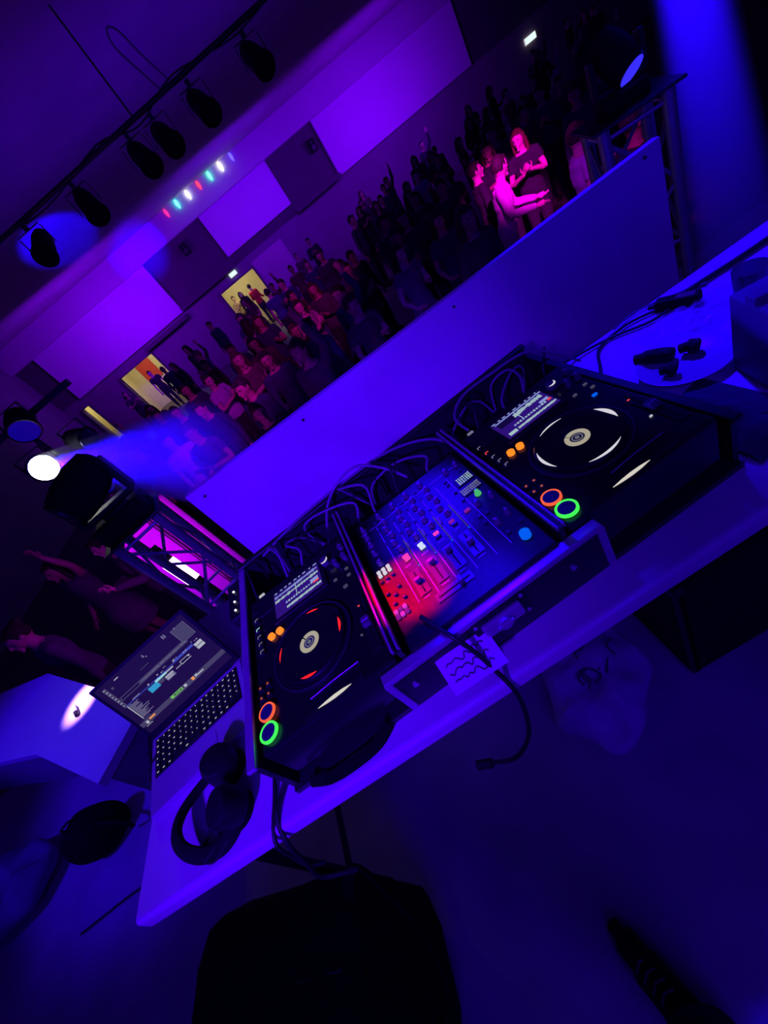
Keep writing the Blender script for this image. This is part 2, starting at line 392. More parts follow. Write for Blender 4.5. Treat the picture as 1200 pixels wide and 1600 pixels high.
# positions along the bar
for x, tg, lab in ((-1.52, (-2.2, 3.0, 1.2), 'dark spotlight at the left end of the lighting bar, before the blue ceiling patch'),
                   (-.80, (-.5, 3.5, .8), 'dark spotlight on the lighting bar, second from its left end'),
                   (.02, (.5, 3.0, .6), 'dark spotlight tilted down, middle of the lighting bar above the coloured bulbs'),
                   (.36, (.7, 3.0, .9), 'dark spotlight with a glinting rim, just right of the bar centre'),
                   (.90, (1.2, 3.2, .9), 'dark spotlight on the lighting bar, next to the curled loop of cable'),
                   (1.68, (1.9, 3.4, 1.0), 'dark boxy spotlight at the right end of the lighting bar')):
    par_can((x, 6.0, 3.15), tg, lab, 1.15)
b = MB(); b.tube([(.75, 6.0, 3.25), (.66, 5.97, 3.5), (.60, 5.95, 3.72), (.52, 5.95, 3.78), (.48, 5.97, 3.66), (.56, 5.99, 3.4), (.62, 6.03, 3.24)], .010, M_cablew, seg=6, smooth_n=6)
b.build('hanging_cable', label='pale cable curled in a tall loop above the lighting bar', cat='cable', smooth=True)

# ================================================================== STAGE FRONT PANEL
b = MB()
A = Vector((-.655, .885, 0)); B = Vector((1.325, .715, 0)); n = Vector((-(B - A).y, (B - A).x, 0)).normalized() * .03
top = 1.178
b.bm.faces.ensure_lookup_table()
b.poly([(A.x, A.y, top), (B.x, B.y, top - .003), (B.x + n.x, B.y + n.y, top - .003), (A.x + n.x, A.y + n.y, top)], M_screen, h=top - .01)
t = b.build('divider_screen', label='long white upright panel standing behind the turntable desk', cat='panel')
for sx in (.12, .5, .88):
    p = A.lerp(B, sx) + n * 1.0
    MB().box((p.x, p.y + .18, .3), (.05, .34, .58), M_blackm).build('foot_brace', t)
for (sx, z) in ((.03, 1.14), (.27, 1.145), (.60, 1.14), (.97, 1.15)):
    p = A.lerp(B, sx) - n * .1
    MB().cyl((p.x, p.y - .002, z), .0045, .005, M_darkmetal, seg=12, rot=(PI / 2, 0, 0)).build('screw_head', t)

# ================================================================== TABLE
t = empty('folding_table', (0, 0, 0), 'long white-topped folding table carrying the turntables and laptop', 'table')
b = MB(); TZ = .88
cs = [(-1.0, -.20, TZ), (1.75, -.335, TZ), (1.80, .375, TZ), (-.96, .63, TZ)]
b.poly(cs, M_white_cloth, h=.05)
o = b.build('tabletop', t)
bv = o.modifiers.new('bevel', 'BEVEL'); bv.width = .012; bv.segments = 3
for (x, y) in ((-.86, -.10), (-.84, .50), (1.62, -.22), (1.66, .28)):
    MB().tube([(x, y, .84), (x, y, 0)], .016, M_darkmetal, seg=10).build('leg', t, True)
for x, y0, y1 in ((-.85, -.10, .50), (1.64, -.22, .28)):
    MB().tube([(x, y0, .25), (x, y1, .25)], .011, M_darkmetal, seg=8).build('stretcher', t)

# ================================================================== FLIGHT CASE
PZ = 1.02
c = empty('flight_case', (0, 0, TZ), 'black flight case with aluminium edges holding both players and the mixer', 'flight case')
L = lambda x, y, z: (x, y, z - TZ)
b = MB(); b.box(L(0, .14, .887), (1.09, .64, .014), M_caseboard); b.build('base_board', c)
b = MB(); b.box(L(-.538, .14, .955), (.012, .62, .13), M_caseboard); b.build('side_wall', c)
b = MB(); b.box(L(.538, .14, .945), (.012, .62, .11), M_caseboard); b.build('side_wall', c)
b = MB(); b.box(L(0, .452, .96), (1.08, .012, .14), M_caseboard); b.build('back_wall', c)
b = MB(); b.box(L(0, -.177, .945), (.475, .012, .105), M_caseboard, bev=.003); fp = b.build('front_panel', c)
b = MB(); b.box(L(0, -.178, 1.002), (.485, .024, .014), M_alu, bev=.003)
for sx in (-1, 1): b.box(L(sx * .238, -.178, .945), (.016, .022, .11), M_alu, bev=.003)
b.build('edge_trim', fp, label='aluminium edge trim')
b = MB(); b.box(L(-.538, .14, 1.024), (.022, .64, .010), M_alu, bev=.003); b.box(L(.538, .14, 1.004), (.022, .64, .010), M_darkmetal, bev=.003); b.box(L(0, .452, 1.034), (1.09, .022, .010), M_darkmetal, bev=.003)
b.build('rim', c)
for sx, zz in ((-1, 0), (1, 0)):
    b = MB(); x = sx * .183
    b.box(L(x, .085, .965), (.010, .50, .15), M_caseboard)
    b.box(L(x - .0065, .085, 1.044), (.005, .51, .012), M_alu, bev=.001); b.box(L(x + .0065, .085, 1.044), (.005, .51, .012), M_alu, bev=.001)
    b.box(L(x, .085, 1.040), (.014, .51, .006), M_darkmetal)
    b.build('divider', c, label='aluminium capped divider')
# butterfly latch
b = MB(); b.box(L(.005, -.188, .968), (.115, .010, .062), M_darkmetal, bev=.003)
b.box(L(.005, -.196, .968), (.085, .012, .036), M_alu, bev=.004); b.cyl(L(.005, -.203, .968), .014, .012, M_alu, rot=(PI / 2, 0, 0), seg=20)
b.box(L(.005, -.208, .968), (.036, .006, .008), M_alu, bev=.002)
for sx in (-1, 1):
    for sz in (-1, 1): b.cyl(L(.005 + sx * .05, -.194, .968 + sz * .024), .004, .004, M_alu, rot=(PI / 2, 0, 0), seg=10)
b.build('latch', c, label='metal butterfly latch')
for x in (-.20, .165): MB().cyl(L(x, -.187, .955), .006, .006, M_alu, rot=(PI / 2, 0, 0), seg=12).build('rivet', fp)
# written sticker
e = empty('paper_label', (-.090, -.212, .946), 'pale paper label with dark scrawled writing on the case front', 'label', rot=(R(38), 0, R(-3)))
MB().box((0, 0, 0), (.115, .07, .0012), M_paper).build('sheet', e)
b = MB(); random.seed(3)
for row in range(3):
    pts = [(-.045 + k * .0065, .018 - row * .018 + random.uniform(-.006, .006), .0015) for k in range(14)]
    b.tube(pts, .0014, M_ink, seg=5, smooth_n=3)
b.build('writing', e)

# ================================================================== MEDIA PLAYERS
def player(hx, lab, left):
    p = empty('media_player', (hx, 0, PZ), lab, 'media player')
    b = MB(); b.box((0, .0485, -.052), (.318, .425, .104), M_blackgloss, bev=.006)
    b.box((0, .228, .003), (.312, .072, .006), M_black, bev=.002)
    b.build('body', p)
    # screen
    b = MB(); b.box((-.004, .186, .004), (.170, .112, .008), M_black, bev=.003)
    fr = b.build('display_bezel', p)
    b = MB(); b.box((-.004, .186, .0085), (.147, .092, .001), M_lcd)
    b.box((-.004, .2265, .0092), (.145, .011, .0008), M_lcdd)
    for k in range(9): b.box((-.068 + k * .016 + random.uniform(-.002, .002), .2265, .0098), (random.uniform(.004, .011), .004, .0006), M_lcdb)
    if left:
        for row, h_, m_ in ((.212, .010, M_lcdb), (.196, .011, M_lcdc)):
            for k in range(34):
                hh = h_ * random.uniform(.35, 1.0); b.box((-.072 + k * .0041, row, .0094), (.0030, hh, .0006), m_)
        b.box((-.006, .194, .0100), (.0016, .044, .0006), M_lcdc)
        b.box((.050, .176, .0100), (.024, .012, .0006), M_lcdb); b.box((.054, .166, .0106), (.018, .005, .0006), M_lcdr)
    else:
        b.box((.0, .219, .0096), (.140, .004, .0006), M_lcdb)
        for k in range(26): b.box((-.020 + k * .0032, .205, .0094), (.0024, .016 * random.uniform(.5, 1), .0006), M_lcdc)
        b.box((-.045, .203, .0094), (.045, .024, .0006), M_lcdd)
        b.box((-.014, .196, .0100), (.0016, .046, .0006), M_lcdc); b.box((-.014, .197, .0100), (.018, .004, .0006), M_lcdc)
        b.box((.052, .180, .0100), (.024, .010, .0006), M_lcdb); b.box((.060, .169, .0106), (.010, .006, .0006), M_lcdr)
        b.box((-.058, .152, .0098), (.022, .012, .0006), M_lcdc)
    for k in range(12): b.box((-.040 + k * .008, .170, .0098), (.005, .007 * random.uniform(.5, 1), .0006), M_lcdc if k % 3 else M_lcdb)
    for k in range(26): b.box((-.040 + k * .0042, .153, .0094), (.0034, .009 * random.uniform(.6, 1), .0006), M_lcdc)
    b.build('display', fr)
    # jog wheel
    b = MB(); b.ring((0, 0, .002), .106, .092, .006, M_black, seg=64)
    jog = b.build('jog_wheel', p, True)
    b = MB(); b.ring((0, 0, .0055), .1035, .1015, .002, mat('jog_bezel', (.25, .25, .3), .25, .8), seg=64); b.build('bezel', jog)
    b = MB(); b.lathe((0, 0, 0), [(.091, -.004), (.0905, .010), (.087, .013), (.078, .0125), (.030, .0118), (.029, .0122), (.006, .0122)], M_blackgloss, seg=64); b.build('platter', jog, True)
    b = MB(); b.ring((0, 0, .0128), .0255, .0150, .001, M_hub, seg=40, a0=R(125), a1=R(478)); b.ring((0, 0, .0128), .0118, .0088, .001, M_hubdark, seg=32); b.cyl((0, 0, .0128), .0050, .001, M_hubdark)
    b.ring((0, 0, .0124), .0148, .0020, .0008, M_btnblue, seg=32)
    b.build('hub_display', jog, label='pale ring shaped centre display')
    b = MB()
    if left:
        angs = [(R(72), .4, .0035, M_red), (R(-8), .5, .0065, M_red), (R(-103), .5, .0065, M_red), (R(165), .45, .003, M_red)]
        for a, da, w, m_ in angs: b.arc((0, 0, .0125), .0815, a, da, w, .001, m_)
    else:
        for a, da, w, m_ in [(R(95), .75, .0035, M_whitearc), (R(5), .75, .009, M_whitearc), (R(-88), .95, .006, M_whitearc), (R(178), .85, .006, M_whitearc)]:
            b.arc((0, 0, .0125), .0840, a, da, w, .001, m_)
        b.ring((0, 0, .0122), .0845, .0835, .0006, M_hubdark, seg=64)
    b.build('light_ring', jog, label='lit %s arcs around the wheel rim' % ('red' if left else 'white'))
    # play, cue
    for (x, y, ro, ri, m_, nm, lb) in ((-.134, -.128, .0215, .0165, M_play, 'play_button', 'button ringed in green light'), (-.134, -.083, .0200, .0160, M_cue, 'cue_button', 'button ringed in orange red light')):
        b = MB(); b.cyl((x, y, .004), ri, .008, M_btnblue, seg=32); o = b.build(nm, p, True, label=lb)
        b = MB(); b.ring((x, y, .0055), ro, ri, .005, m_, seg=40); b.build('light_ring', o)
    for (x, y) in ((-.102, .104), (-.077, .103)):
        MB().cyl((x, y, .004), .0092, .008, M_orange, seg=24).build('loop_button', p, True, label='round button lit orange')
    for (x, y) in ((-.126, -.017), (-.146, -.017), (-.126, -.043), (-.145, -.043)):
        b = MB(); b.box((x, y, .003), (.014, .012, .006), M_black, bev=.002); o = b.build('track_button', p)
        MB().cyl((x, y, .0064), .0028, .001, M_cuedim, seg=12).build('indicator_light', o)
    b = MB(); b.cyl((.093, .205, .010), .0115, .020, M_knob, seg=24); o = b.build('browse_knob', p, True)
    MB().arc((.093, .205, .0195), .0115, R(-60), 2.6, .0045, .0012, M_whitearc).build('painted_glint', o, label='pale crescent glint painted on the rim')  # highlight on the knob edge, drawn as a glowing crescent
    # side button column
    ys = (.225, .190, .155, .128, .103, .078)
    for k, y in enumerate(ys):
        x = -.144 + .010 * k / 5
        b = MB(); b.box((x, y, .004), (.017, .015, .008), M_black, bev=.002)
        o = b.build('side_button', p)
        m_ = M_s_mid
        if left and k == 2: m_ = M_s_aqua
        if not left and k == 2: m_ = M_lcdr
        if k >= 1:
            MB().box((x + .004, y + .001, .0086), (.009, .002, .0008), m_).box((x - .001, y - .003, .0086), (.002, .007, .0008), m_).build('legend', o)
    b = MB(); b.box((-.118, .272, .003), (.018, .009, .006), M_s_pale if left else M_s_mid, bev=.002); b.build('usb_light', p, label='small lit indicator near the back edge')
    # tempo slider
    b = MB(); b.box((.137, -.045, .0015), (.022, .155, .003), M_black); o = b.build('tempo_slider', p)
    b = MB(); b.box((.137, -.045, .0035), (.004, .135, .002), M_blackm); b.build('slot', o)
    b = MB(); b.box((.137, -.050, .009), (.020, .026, .012), M_knob, bev=.003); b.box((.137, -.050, .0155), (.018, .0015, .001), M_knobw); b.build('slider_cap', o)
    for (x, y, w, m_, lb) in ((.119, .088, .012, M_bluelit, None), (.132, .006, .006, M_lcdr, None), (.115, -.067, .006, M_s_pale, None), (.137, .140, .010, M_s_grey, None), (.137, .115, .010, M_s_grey, None), (.10, .13, .010, M_s_grey, None)):
        if left: m_ = {M_bluelit: M_s_grey, M_s_pale: M_s_grey}.get(m_, m_)
        b = MB(); b.box((x, y, .002), (w, w * .6, .004), m_, bev=.001); b.build('small_button', p)
    # vinyl speed knobs
    for (x, y) in ((.118, .175), (.146, .175), (.146, .215)):
        b = MB(); b.cyl((x, y, .009), .008, .018, M_knob, seg=20); b.box((x, y + .004, .0185), (.0015, .007, .001), M_knobw); b.build('knob', p, True)
    # front strip with a pale tapering streak
    b = MB(); b.box((.02, -.150, .0015), (.145, .016, .002), M_black, bev=.0008); b.build('strip_housing', p)
    b = MB(); L2 = []
    prof = [(-.040, .0004), (-.02, .0030), (0, .0042), (.02, .0034), (.040, .0004)]
    x0 = .022 if left else -.012
    b.poly([(x0 + a, -.151 - w, .0032) for a, w in prof] + [(x0 + a, -.151 + w, .0032) for a, w in prof[::-1]], M_strip, h=.0006)  # pale glowing streak, offset differently on each player
    b.build('front_strip', p, label='thin pale glowing strip')
    b = MB(); b.tube([(-.03, -.122, .003), (.03, -.118, .003), (.09, -.118, .003)], .0016, mat('trim_line', (.2, .2, .25), .3), seg=6); b.build('front_ridge', p)
    return p
random.seed(11)
player(-.357, 'left black media player with red-lit jog wheel, beside the laptop', True)
player(.357, 'right black media player with white-lit jog wheel, next to the white plate', False)

# ================================================================== MIXER
mx = empty('dj_mixer', (0, 0, PZ), 'black four-channel mixer between the two media players', 'mixer')
b = MB(); b.box((0, .045, -.050), (.332, .43, .100), M_black, bev=.004); b.build('body', mx)
b = MB()
for x in (-.105, -.061, -.017, .027, .073, .107): b.box((x, .035 if x > -.1 else .055, .0006), (.0016, .29, .0008), M_line)
b.box((0, .205, .0006), (.30, .0012, .0008), M_line)
b.build('divider_lines', mx, label='fine pale lines between the channels')
def knob(x, y, r_=.0075, ang=0, m_=None, lab=None):
    b = MB(); b.lathe((x, y, 0), [(r_ * 1.15, .0), (r_ * 1.1, .004), (r_ * .85, .006), (r_ * .75, .012), (r_ * .6, .0135)], m_ or M_knob, seg=18)
    T = Matrix.Translation((x, y, 0)) @ Matrix.Rotation(ang, 4, 'Z') @ Matrix.Translation((-x, -y, 0))
    b.box((x, y + r_ * .35, .0140), (.0014, r_ * .8, .001), M_knobw)
    return b.build('knob', mx, True, label=lab, T=T)
random.seed(5)
chx = (-.083, -.039, .005, .050)
for x in chx:
    for k, y in enumerate((.225, .192, .162, .132, .102, .072)): knob(x + (.004 if k % 2 else -.002), y, .0072, random.uniform(-2, 2))
for y in (.220, .185, .150, .115, .075): knob(-.138, y, .0070, random.uniform(-2, 2))
for x, y in ((.148, .20), (.118, .20)): knob(x, y, .0068, random.uniform(-2, 2))
knob(.134, .063, .0070, 0, M_greenlit, 'small knob lit green')
knob(.116, .035, .0065); knob(.150, .030, .0065); knob(.118, -.045, .0075, 1.0); knob(.146, -.040, .0065, .5)
b = MB(); b.cyl((.136, -.117, .006), .0105, .012, M_bluelit, seg=28); b.build('effect_button', mx, True, label='round button lit bright blue')
# channel faders
for x in chx:
    b = MB(); b.box((x, -.045, .0012), (.026, .075, .0016), mat('fader_plate', (.05, .05, .06), .3)); o = b.build('channel_fader', mx)
    b = MB(); b.box((x, -.045, .0022), (.003, .066, .0012), M_blackm); b.build('slot', o)
    b = MB(); y = -.045 + random.choice((-.025, .0, .02, .028)); b.box((x, y, .008), (.014, .010, .012), M_knob, bev=.002); b.box((x, y, .0145), (.013, .0015, .001), M_knobw); b.build('fader_cap', o)
b = MB(); b.box((-.030, -.112, .0012), (.085, .022, .0016), mat('fader_plate', (.05, .05, .06), .3)); o = b.build('crossfader', mx)
b = MB(); b.box((-.030, -.112, .0022), (.074, .003, .0012), M_blackm); b.build('slot', o)
b = MB(); b.box((-.012, -.112, .008), (.010, .016, .012), M_knob, bev=.002); b.box((-.012, -.112, .0145), (.0015, .015, .001), M_knobw); b.build('fader_cap', o)
# displays
b = MB(); b.box((.138, .135, .002), (.050, .030, .003), M_blackgloss)
random.seed(9)
for r_ in range(4):
    for k in range(7): b.box((.122 + k * .0055, .146 - r_ * .007, .004), (random.uniform(.002, .0045), .004, .0006), M_lcdc)
b.build('display', mx, label='small pale green text display')
b = MB(); b.box((.132, .092, .002), (.052, .026, .003), M_blackgloss)
for r_ in range(3):
    for k in range(9): b.box((.110 + k * .0055, .101 - r_ * .008, .004), (random.uniform(.003, .0048), .005, .0006), M_s_mid)
b.build('display', mx, label='small grey text display')
# lit buttons
def btn(x, y, m_, lab=None, w=.014, h=.007):
    b = MB(); b.box((x, y, .003), (w, h, .006), m_, bev=.0015); b.build('button', mx, label=lab)
btn(.005, .041, M_pinklit, 'rectangular button lit pink'); btn(.048, .041, M_violetlit); btn(.090, .039, M_violetlit)
btn(-.038, .043, M_whitelit, 'rectangular button glowing white'); btn(-.037, .031, M_whitelit, 'rectangular button glowing white'); btn(-.080, .042, M_pinklit, w=.016, h=.008); btn(-.079, .030, M_pinklit)
for x in (.005, .050): btn(x, .029, M_btnblue)
for k in range(6): btn(-.152 + (k % 3) * .013, .052 - (k // 3) * .013, M_whitearc, 'small key lit white', .009, .008)
for k in range(6): btn(-.156 + (k % 3) * .011, -.076 - (k // 3) * .014, M_violetlit if k % 2 else mat('dim_pink_pad', (.3, .05, .2), .5, emis=(.8, .05, .5), strength=.5), 'small key lit pink', .009, .010)
for x, y in ((.10, .0), (.118, -.005), (.10, -.025), (.15, -.08), (.118, -.085)): btn(x, y, M_btnblue, w=.010, h=.006)
# level meters
for x in chx:
    b = MB()
    for k in range(11): b.box((x + .018, -.005 + k * .0095, .0012), (.0026, .0055, .0014), M_s_grey if k > 3 else M_bluelit if k < 1 else M_s_grey)
    b.build('level_meter', mx)
random.seed(77)
for x in chx + (-.138,):                                   # printed captions beside the controls
    b = MB()
    for y in (.208, .177, .147, .117, .087, .057, .014, -.090):
        for k in range(random.randint(2, 4)): b.box((x - .008 + k * .0048, y, .0008), (.0036, .0022, .0006), M_line)
    b.build('caption', mx, label='tiny pale captions')
for x in (-.108, -.064, -.020, .024):
    for y in (.214, .177, .120): btn(x + .004, y, M_btnblue, w=.006, h=.005)
for x, y in ((.10, .17), (.10, .155), (.145, .172), (.10, .115), (.10, .075), (-.155, .02), (-.140, .02), (-.125, .02), (-.155, -.02), (-.140, -.035), (-.125, -.02), (-.150, -.055), (-.125, -.055)): btn(x, y, M_btnblue, w=.008, h=.006)
for x in (-.060, -.015, .03): 
    b = MB(); b.cyl((x, .062, .010), .0022, .018, M_alu, seg=10); b.build('toggle_switch', mx)

# ================================================================== CABLES behind the case
random.seed(21)
def cable(pts, r_, m_, lab, grp=None, nm='cable', n=6, plug=None):
    b = MB(); b.tube(pts, r_, m_, seg=8, smooth_n=n)
    if plug is not None:
        q = Vector(pts[plug]); p1 = Vector(pts[1 if plug == 0 else -2]); b.tube([q + (q - p1).normalized() * .035, q], r_ * 2.2, m_, seg=8)
    return b.build(nm, smooth=True, label=lab, cat='cable', group=grp)
for k in range(13):
    x = -.50 + k * .085 + random.uniform(-.02, .02); h = random.uniform(1.0, 1.06)
    x2 = x + random.uniform(-.16, .16)
    pts = [(x, .272, .95), (x, .31, .99), (x + .02, .34, h), ((x + x2) / 2 + random.uniform(-.03, .03), .385, h + .015), (x2, .41, h - .01), (x2 + random.uniform(-.06, .06), .425, .93)]
    cable(pts, .0036, M_cablew if k % 3 else M_cable, 'thin bluish cable curled among others behind the players', 'cables curled along the case back')
cable([(.04, .33, 1.0), (.0, .37, 1.05), (-.06, .41, 1.085), (-.14, .42, 1.07), (-.20, .40, 1.04), (-.24, .36, 1.0)], .0042, M_cablew, 'pale cable arching highest behind the mixer')
cable([(.20, .30, .99), (.16, .38, 1.02), (.05, .43, 1.045), (-.10, .445, 1.05), (-.30, .447, 1.045), (-.45, .43, 1.03)], .0040, M_cablew, 'long pale cable running along the back rim of the case')
cable([(.24, .28, 1.03), (.24, .34, 1.05), (.30, .39, 1.06), (.40, .40, 1.055), (.52, .37, 1.05), (.62, .33, .95)], .0038, M_cablew, 'pale cable looping round the back of the right player')
cable([(.55, .42, .93), (.66, .45, .895), (.78, .42, .888), (.87, .36, .888), (.93, .35, .888)], .0045, M_cable, 'black cable crossing the table to the adapter, with a loop', plug=None)
cable([(.93, .38, .888), (.85, .42, .888), (.74, .41, .888), (.67, .33, .888), (.62, .28, .888), (.56, .30, .93)], .0045, M_cable, 'black cable bowing towards the right player from the adapter')
cable([(.97, .37, .890), (1.08, .35, .890), (1.20, .33, .890), (1.42, .31, .890)], .0075, M_cable, 'thick straight black cable on the right end of the table')
cable([(.82, .44, .888), (.90, .445, .888), (.98, .40, .888), (1.05, .34, .888)], .003, M_cablew, 'thin grey cable curving on the table beside the clear wrap')
# headphone lead over the case front
cable([(-.115, -.13, 1.032), (-.10, -.165, 1.022), (-.085, -.196, 1.012), (-.072, -.215, .97), (-.065, -.232, .925), (-.06, -.262, .85), (-.085, -.28, .76), (-.12, -.28, .70), (-.16, -.27, .66), (-.205, -.25, .655)], .0048, M_cable, 'black lead hanging over the middle of the case front', plug=-1)
cable([(-.545, -.12, .905), (-.58, -.16, .89), (-.60, -.195, .89), (-.61, -.235, .85), (-.625, -.25, .78), (-.64, -.26, .715), (-.60, -.27, .69), (-.56, -.28, .69)], .0052, M_cable, 'black cable looping off the table front near the headphones')
cable([(-.585, .10, .89), (-.60, .0, .888), (-.595, -.08, .888), (-.60, -.15, .888), (-.625, -.225, .87), (-.635, -.24, .80), (-.63, -.25, .76), (-.61, -.25, .735)], .0045, M_cable, 'black cable running down the left side of the case')

# case strap hanging at front left
b = MB(); b.tube([(-.50, -.185, .90), (-.46, -.20, .893), (-.40, -.205, .892), (-.34, -.20, .892), (-.30, -.185, .90)], [(.012, .004)] * 5, M_cloth_black, seg=8, smooth_n=4)
b.build('strap', smooth=True, label='black webbing strap lying on the table before the left player', cat='strap')

# ================================================================== LAPTOP
lp = empty('laptop', (-.840, .2445, TZ), 'open dark laptop with a music program on screen, at the table left', 'laptop', rz=math.atan2(.051, .324))
LW, LD = .335, .232
b = MB(); b.box((0, -LD / 2, .009), (LW, LD, .016), M_grey, bev=.004); b.build('base', lp)
b = MB(); b.box((0, -.078, .0178), (.300, .118, .002), M_blackm); kb = b.build('keyboard_tray', lp)
rows = [14, 14, 14, 13, 12]
for r_ in range(6):
    n = 15 if r_ < 5 else 0
    if r_ == 5:
        ws = [.019, .019, .019, .100, .019, .019, .019, .019, .019]; x = -.148
        for w in ws:
            b = MB(); b.box((x + w / 2, -.128, .0200), (w - .003, .015, .003), M_key, bev=.0008); b.box((x + w / 2, -.128, .0217), (min(w * .3, .008), .003, .0004), M_legend); b.build('key', kb); x += w + .001
        continue
    for k in range(n):
        x = -.140 + k * .020; y = -.028 - r_ * .0198
        b = MB(); b.box((x, y, .0200), (.0172, .0165, .003), M_key, bev=.0008)
        b.box((x + random.uniform(-.002, .002), y + .002, .0217), (random.uniform(.002, .006), .0030, .0004), M_legend)
        b.build('key', kb)
b = MB(); b.box((.0, -.190, .0178), (.11, .062, .0012), M_grey, bev=.0005); b.build('touchpad', lp)
TL_ = Matrix.Translation((0, .004, .014)) @ Matrix.Rotation(R(-18), 4, 'X')         # lid frame: x right, z up, faces -y
b = MB(); b.box((0, .004, .112), (LW, .007, .226), M_black, bev=.003); lid = b.build('lid', lp, T=TL_)
b = MB(); b.box((0, -.0004, .112), (LW - .004, .0012, .222), M_blackgloss); b.build('screen_bezel', lid, T=TL_)
b = MB(); b.tube([(-.12, .004, .012), (.12, .004, .012)], .006, M_black, seg=10); b.build('hinge', lp, True)
SW, SH = .312, .196; X0 = -SW / 2; Z1 = .216
b = MB()
def sr(u0, v0, u1, v1, m_, lay=0):
    b.box((X0 + SW * (u0 + u1) / 2, -.0014 - lay * .0003, Z1 - SH * (v0 + v1) / 2), (SW * abs(u1 - u0), .0003, SH * abs(v1 - v0)), m_)
sr(0, 0, 1, 1, M_scr)
sr(.82, .09, .965, .095, M_s_mid, 1); sr(.82, .335, .965, .34, M_s_mid, 1); sr(.82, .09, .824, .34, M_s_mid, 1); sr(.961, .09, .965, .34, M_s_mid, 1); sr(.826, .10, .958, .33, M_s_grey, 1)
sr(.09, .305, .86, .365, M_s_grey, 1)
sr(.10, .318, .30, .352, M_scr, 2)
sr(.05, .06, .085, .47, M_s_grey, 1)
random.seed(17)
for k in range(8): sr(.055, .075 + k * .05, .055 + random.uniform(.01, .022), .085 + k * .05, M_s_pale, 2)
for k in range(26):
    u = .33 + k * .02; sr(u, .325, u + random.uniform(.004, .012), .345, M_s_mid, 2)
sr(.19, .055, .235, .068, M_s_pale, 1); sr(.115, .115, .14, .15, M_s_grey, 1)
for u in (.50, .52, .735, .755, .86): sr(u, .045 + random.uniform(0, .1), u + .012, .056 + random.uniform(0, .1) * 0 + .05, M_s_mid, 1)
for k in range(5): sr(.40 + k * .02, .20, .414 + k * .02, .212, M_s_grey, 1)
sr(.06, .455, .90, .465, M_s_blue, 1); sr(.64, .43, .86, .452, M_s_blue, 1)
sr(.30, .485, .405, .575, M_s_cyan, 1); sr(.395, .465, .445, .50, M_s_aqua, 2); sr(.425, .47, .52, .50, M_s_aqua, 1); sr(.50, .475, .60, .495, M_s_pale, 1)
sr(.475, .52, .57, .60, M_s_mid, 1); sr(.48, .53, .565, .548, M_s_pale, 2); sr(.48, .565, .55, .58, M_s_pale, 2); sr(.405, .505, .465, .56, M_s_grey, 1)
sr(.60, .545, .66, .555, M_s_pale, 1)
sr(.665, .505, .765, .512, M_s_pale, 1); sr(.665, .553, .775, .562, M_s_pale, 1); sr(.665, .505, .67, .56, M_s_pale, 1); sr(.755, .51, .775, .53, M_s_pale, 2)
sr(.865, .455, .945, .505, M_s_pale, 1); sr(.865, .515, .945, .56, M_s_pale, 1)
for k in range(22):
    u = random.uniform(.30, .92); v = random.choice((.40, .415, .43, .44)); sr(u, v, u + random.uniform(.006, .016), v + .012, M_s_pale if k % 2 else M_s_mid, 2)
for k in range(7): sr(.15 + k * .012, .44, .158 + k * .012, .448, M_s_pale, 1)
sr(.068, .47, .076, .76, M_s_pale, 1)
for k in range(18):
    v = .475 + k * .0155; sr(.082, v, .082 + .03 + .12 * abs(math.sin(k * 1.9)) * random.uniform(.5, 1), v + .009, M_s_mid, 1)
sr(.0, .795, 1, .87, M_s_grey, 1)
sr(.365, .80, .50, .845, M_s_green, 2); sr(.40, .812, .49, .832, M_scr, 3); sr(.415, .818, .48, .824, M_s_green, 4); sr(.52, .805, .548, .845, M_s_pale, 2)
sr(.612, .80, .64, .85, M_s_orange, 2); sr(.65, .82, .75, .838, M_s_pale, 2); sr(.655, .80, .68, .815, M_s_pale, 2)
sr(.10, .815, .165, .84, M_s_orange, 2); sr(.055, .82, .08, .87, M_s_pale, 2); sr(.03, .885, .10, .892, M_s_pale, 1); sr(.06, .775, .14, .78, M_s_mid, 1)
b.build('display', lid, label='glowing screen showing a music mixing program', T=TL_)
# laptop leads
cable([(-1.00, .20, .888), (-1.05, .22, .87), (-1.14, .26, .78), (-1.20, .22, .66), (-1.16, .12, .58), (-1.08, .06, .62), (-1.03, .08, .80), (-1.015, .12, .885), (-.995, .14, .888)], .0045, M_cable, 'black cable looping down off the left table end by the laptop', plug=-1)
cable([(-1.00, .24, .888), (-1.10, .32, .84), (-1.24, .32, .70), (-1.32, .22, .5), (-1.40, .18, .25), (-1.60, .30, .02), (-2.0, .45, .012), (-2.5, .45, .012)], .0050, M_cable, 'black cable dropping from the laptop to the stage floor')

# receiver with three white lights
rc = empty('receiver_box', (-.602, .40, TZ), 'small black box with three white lights, behind the laptop corner', 'receiver', rz=R(4))
b = MB(); b.box((0, 0, .055), (.052, .17, .11), M_black, bev=.005); b.build('body', rc)
for y in (-.055, -.015, .035): MB().cyl((0, y, .112), .0032, .003, M_led_w, seg=10).build('indicator_light', rc)

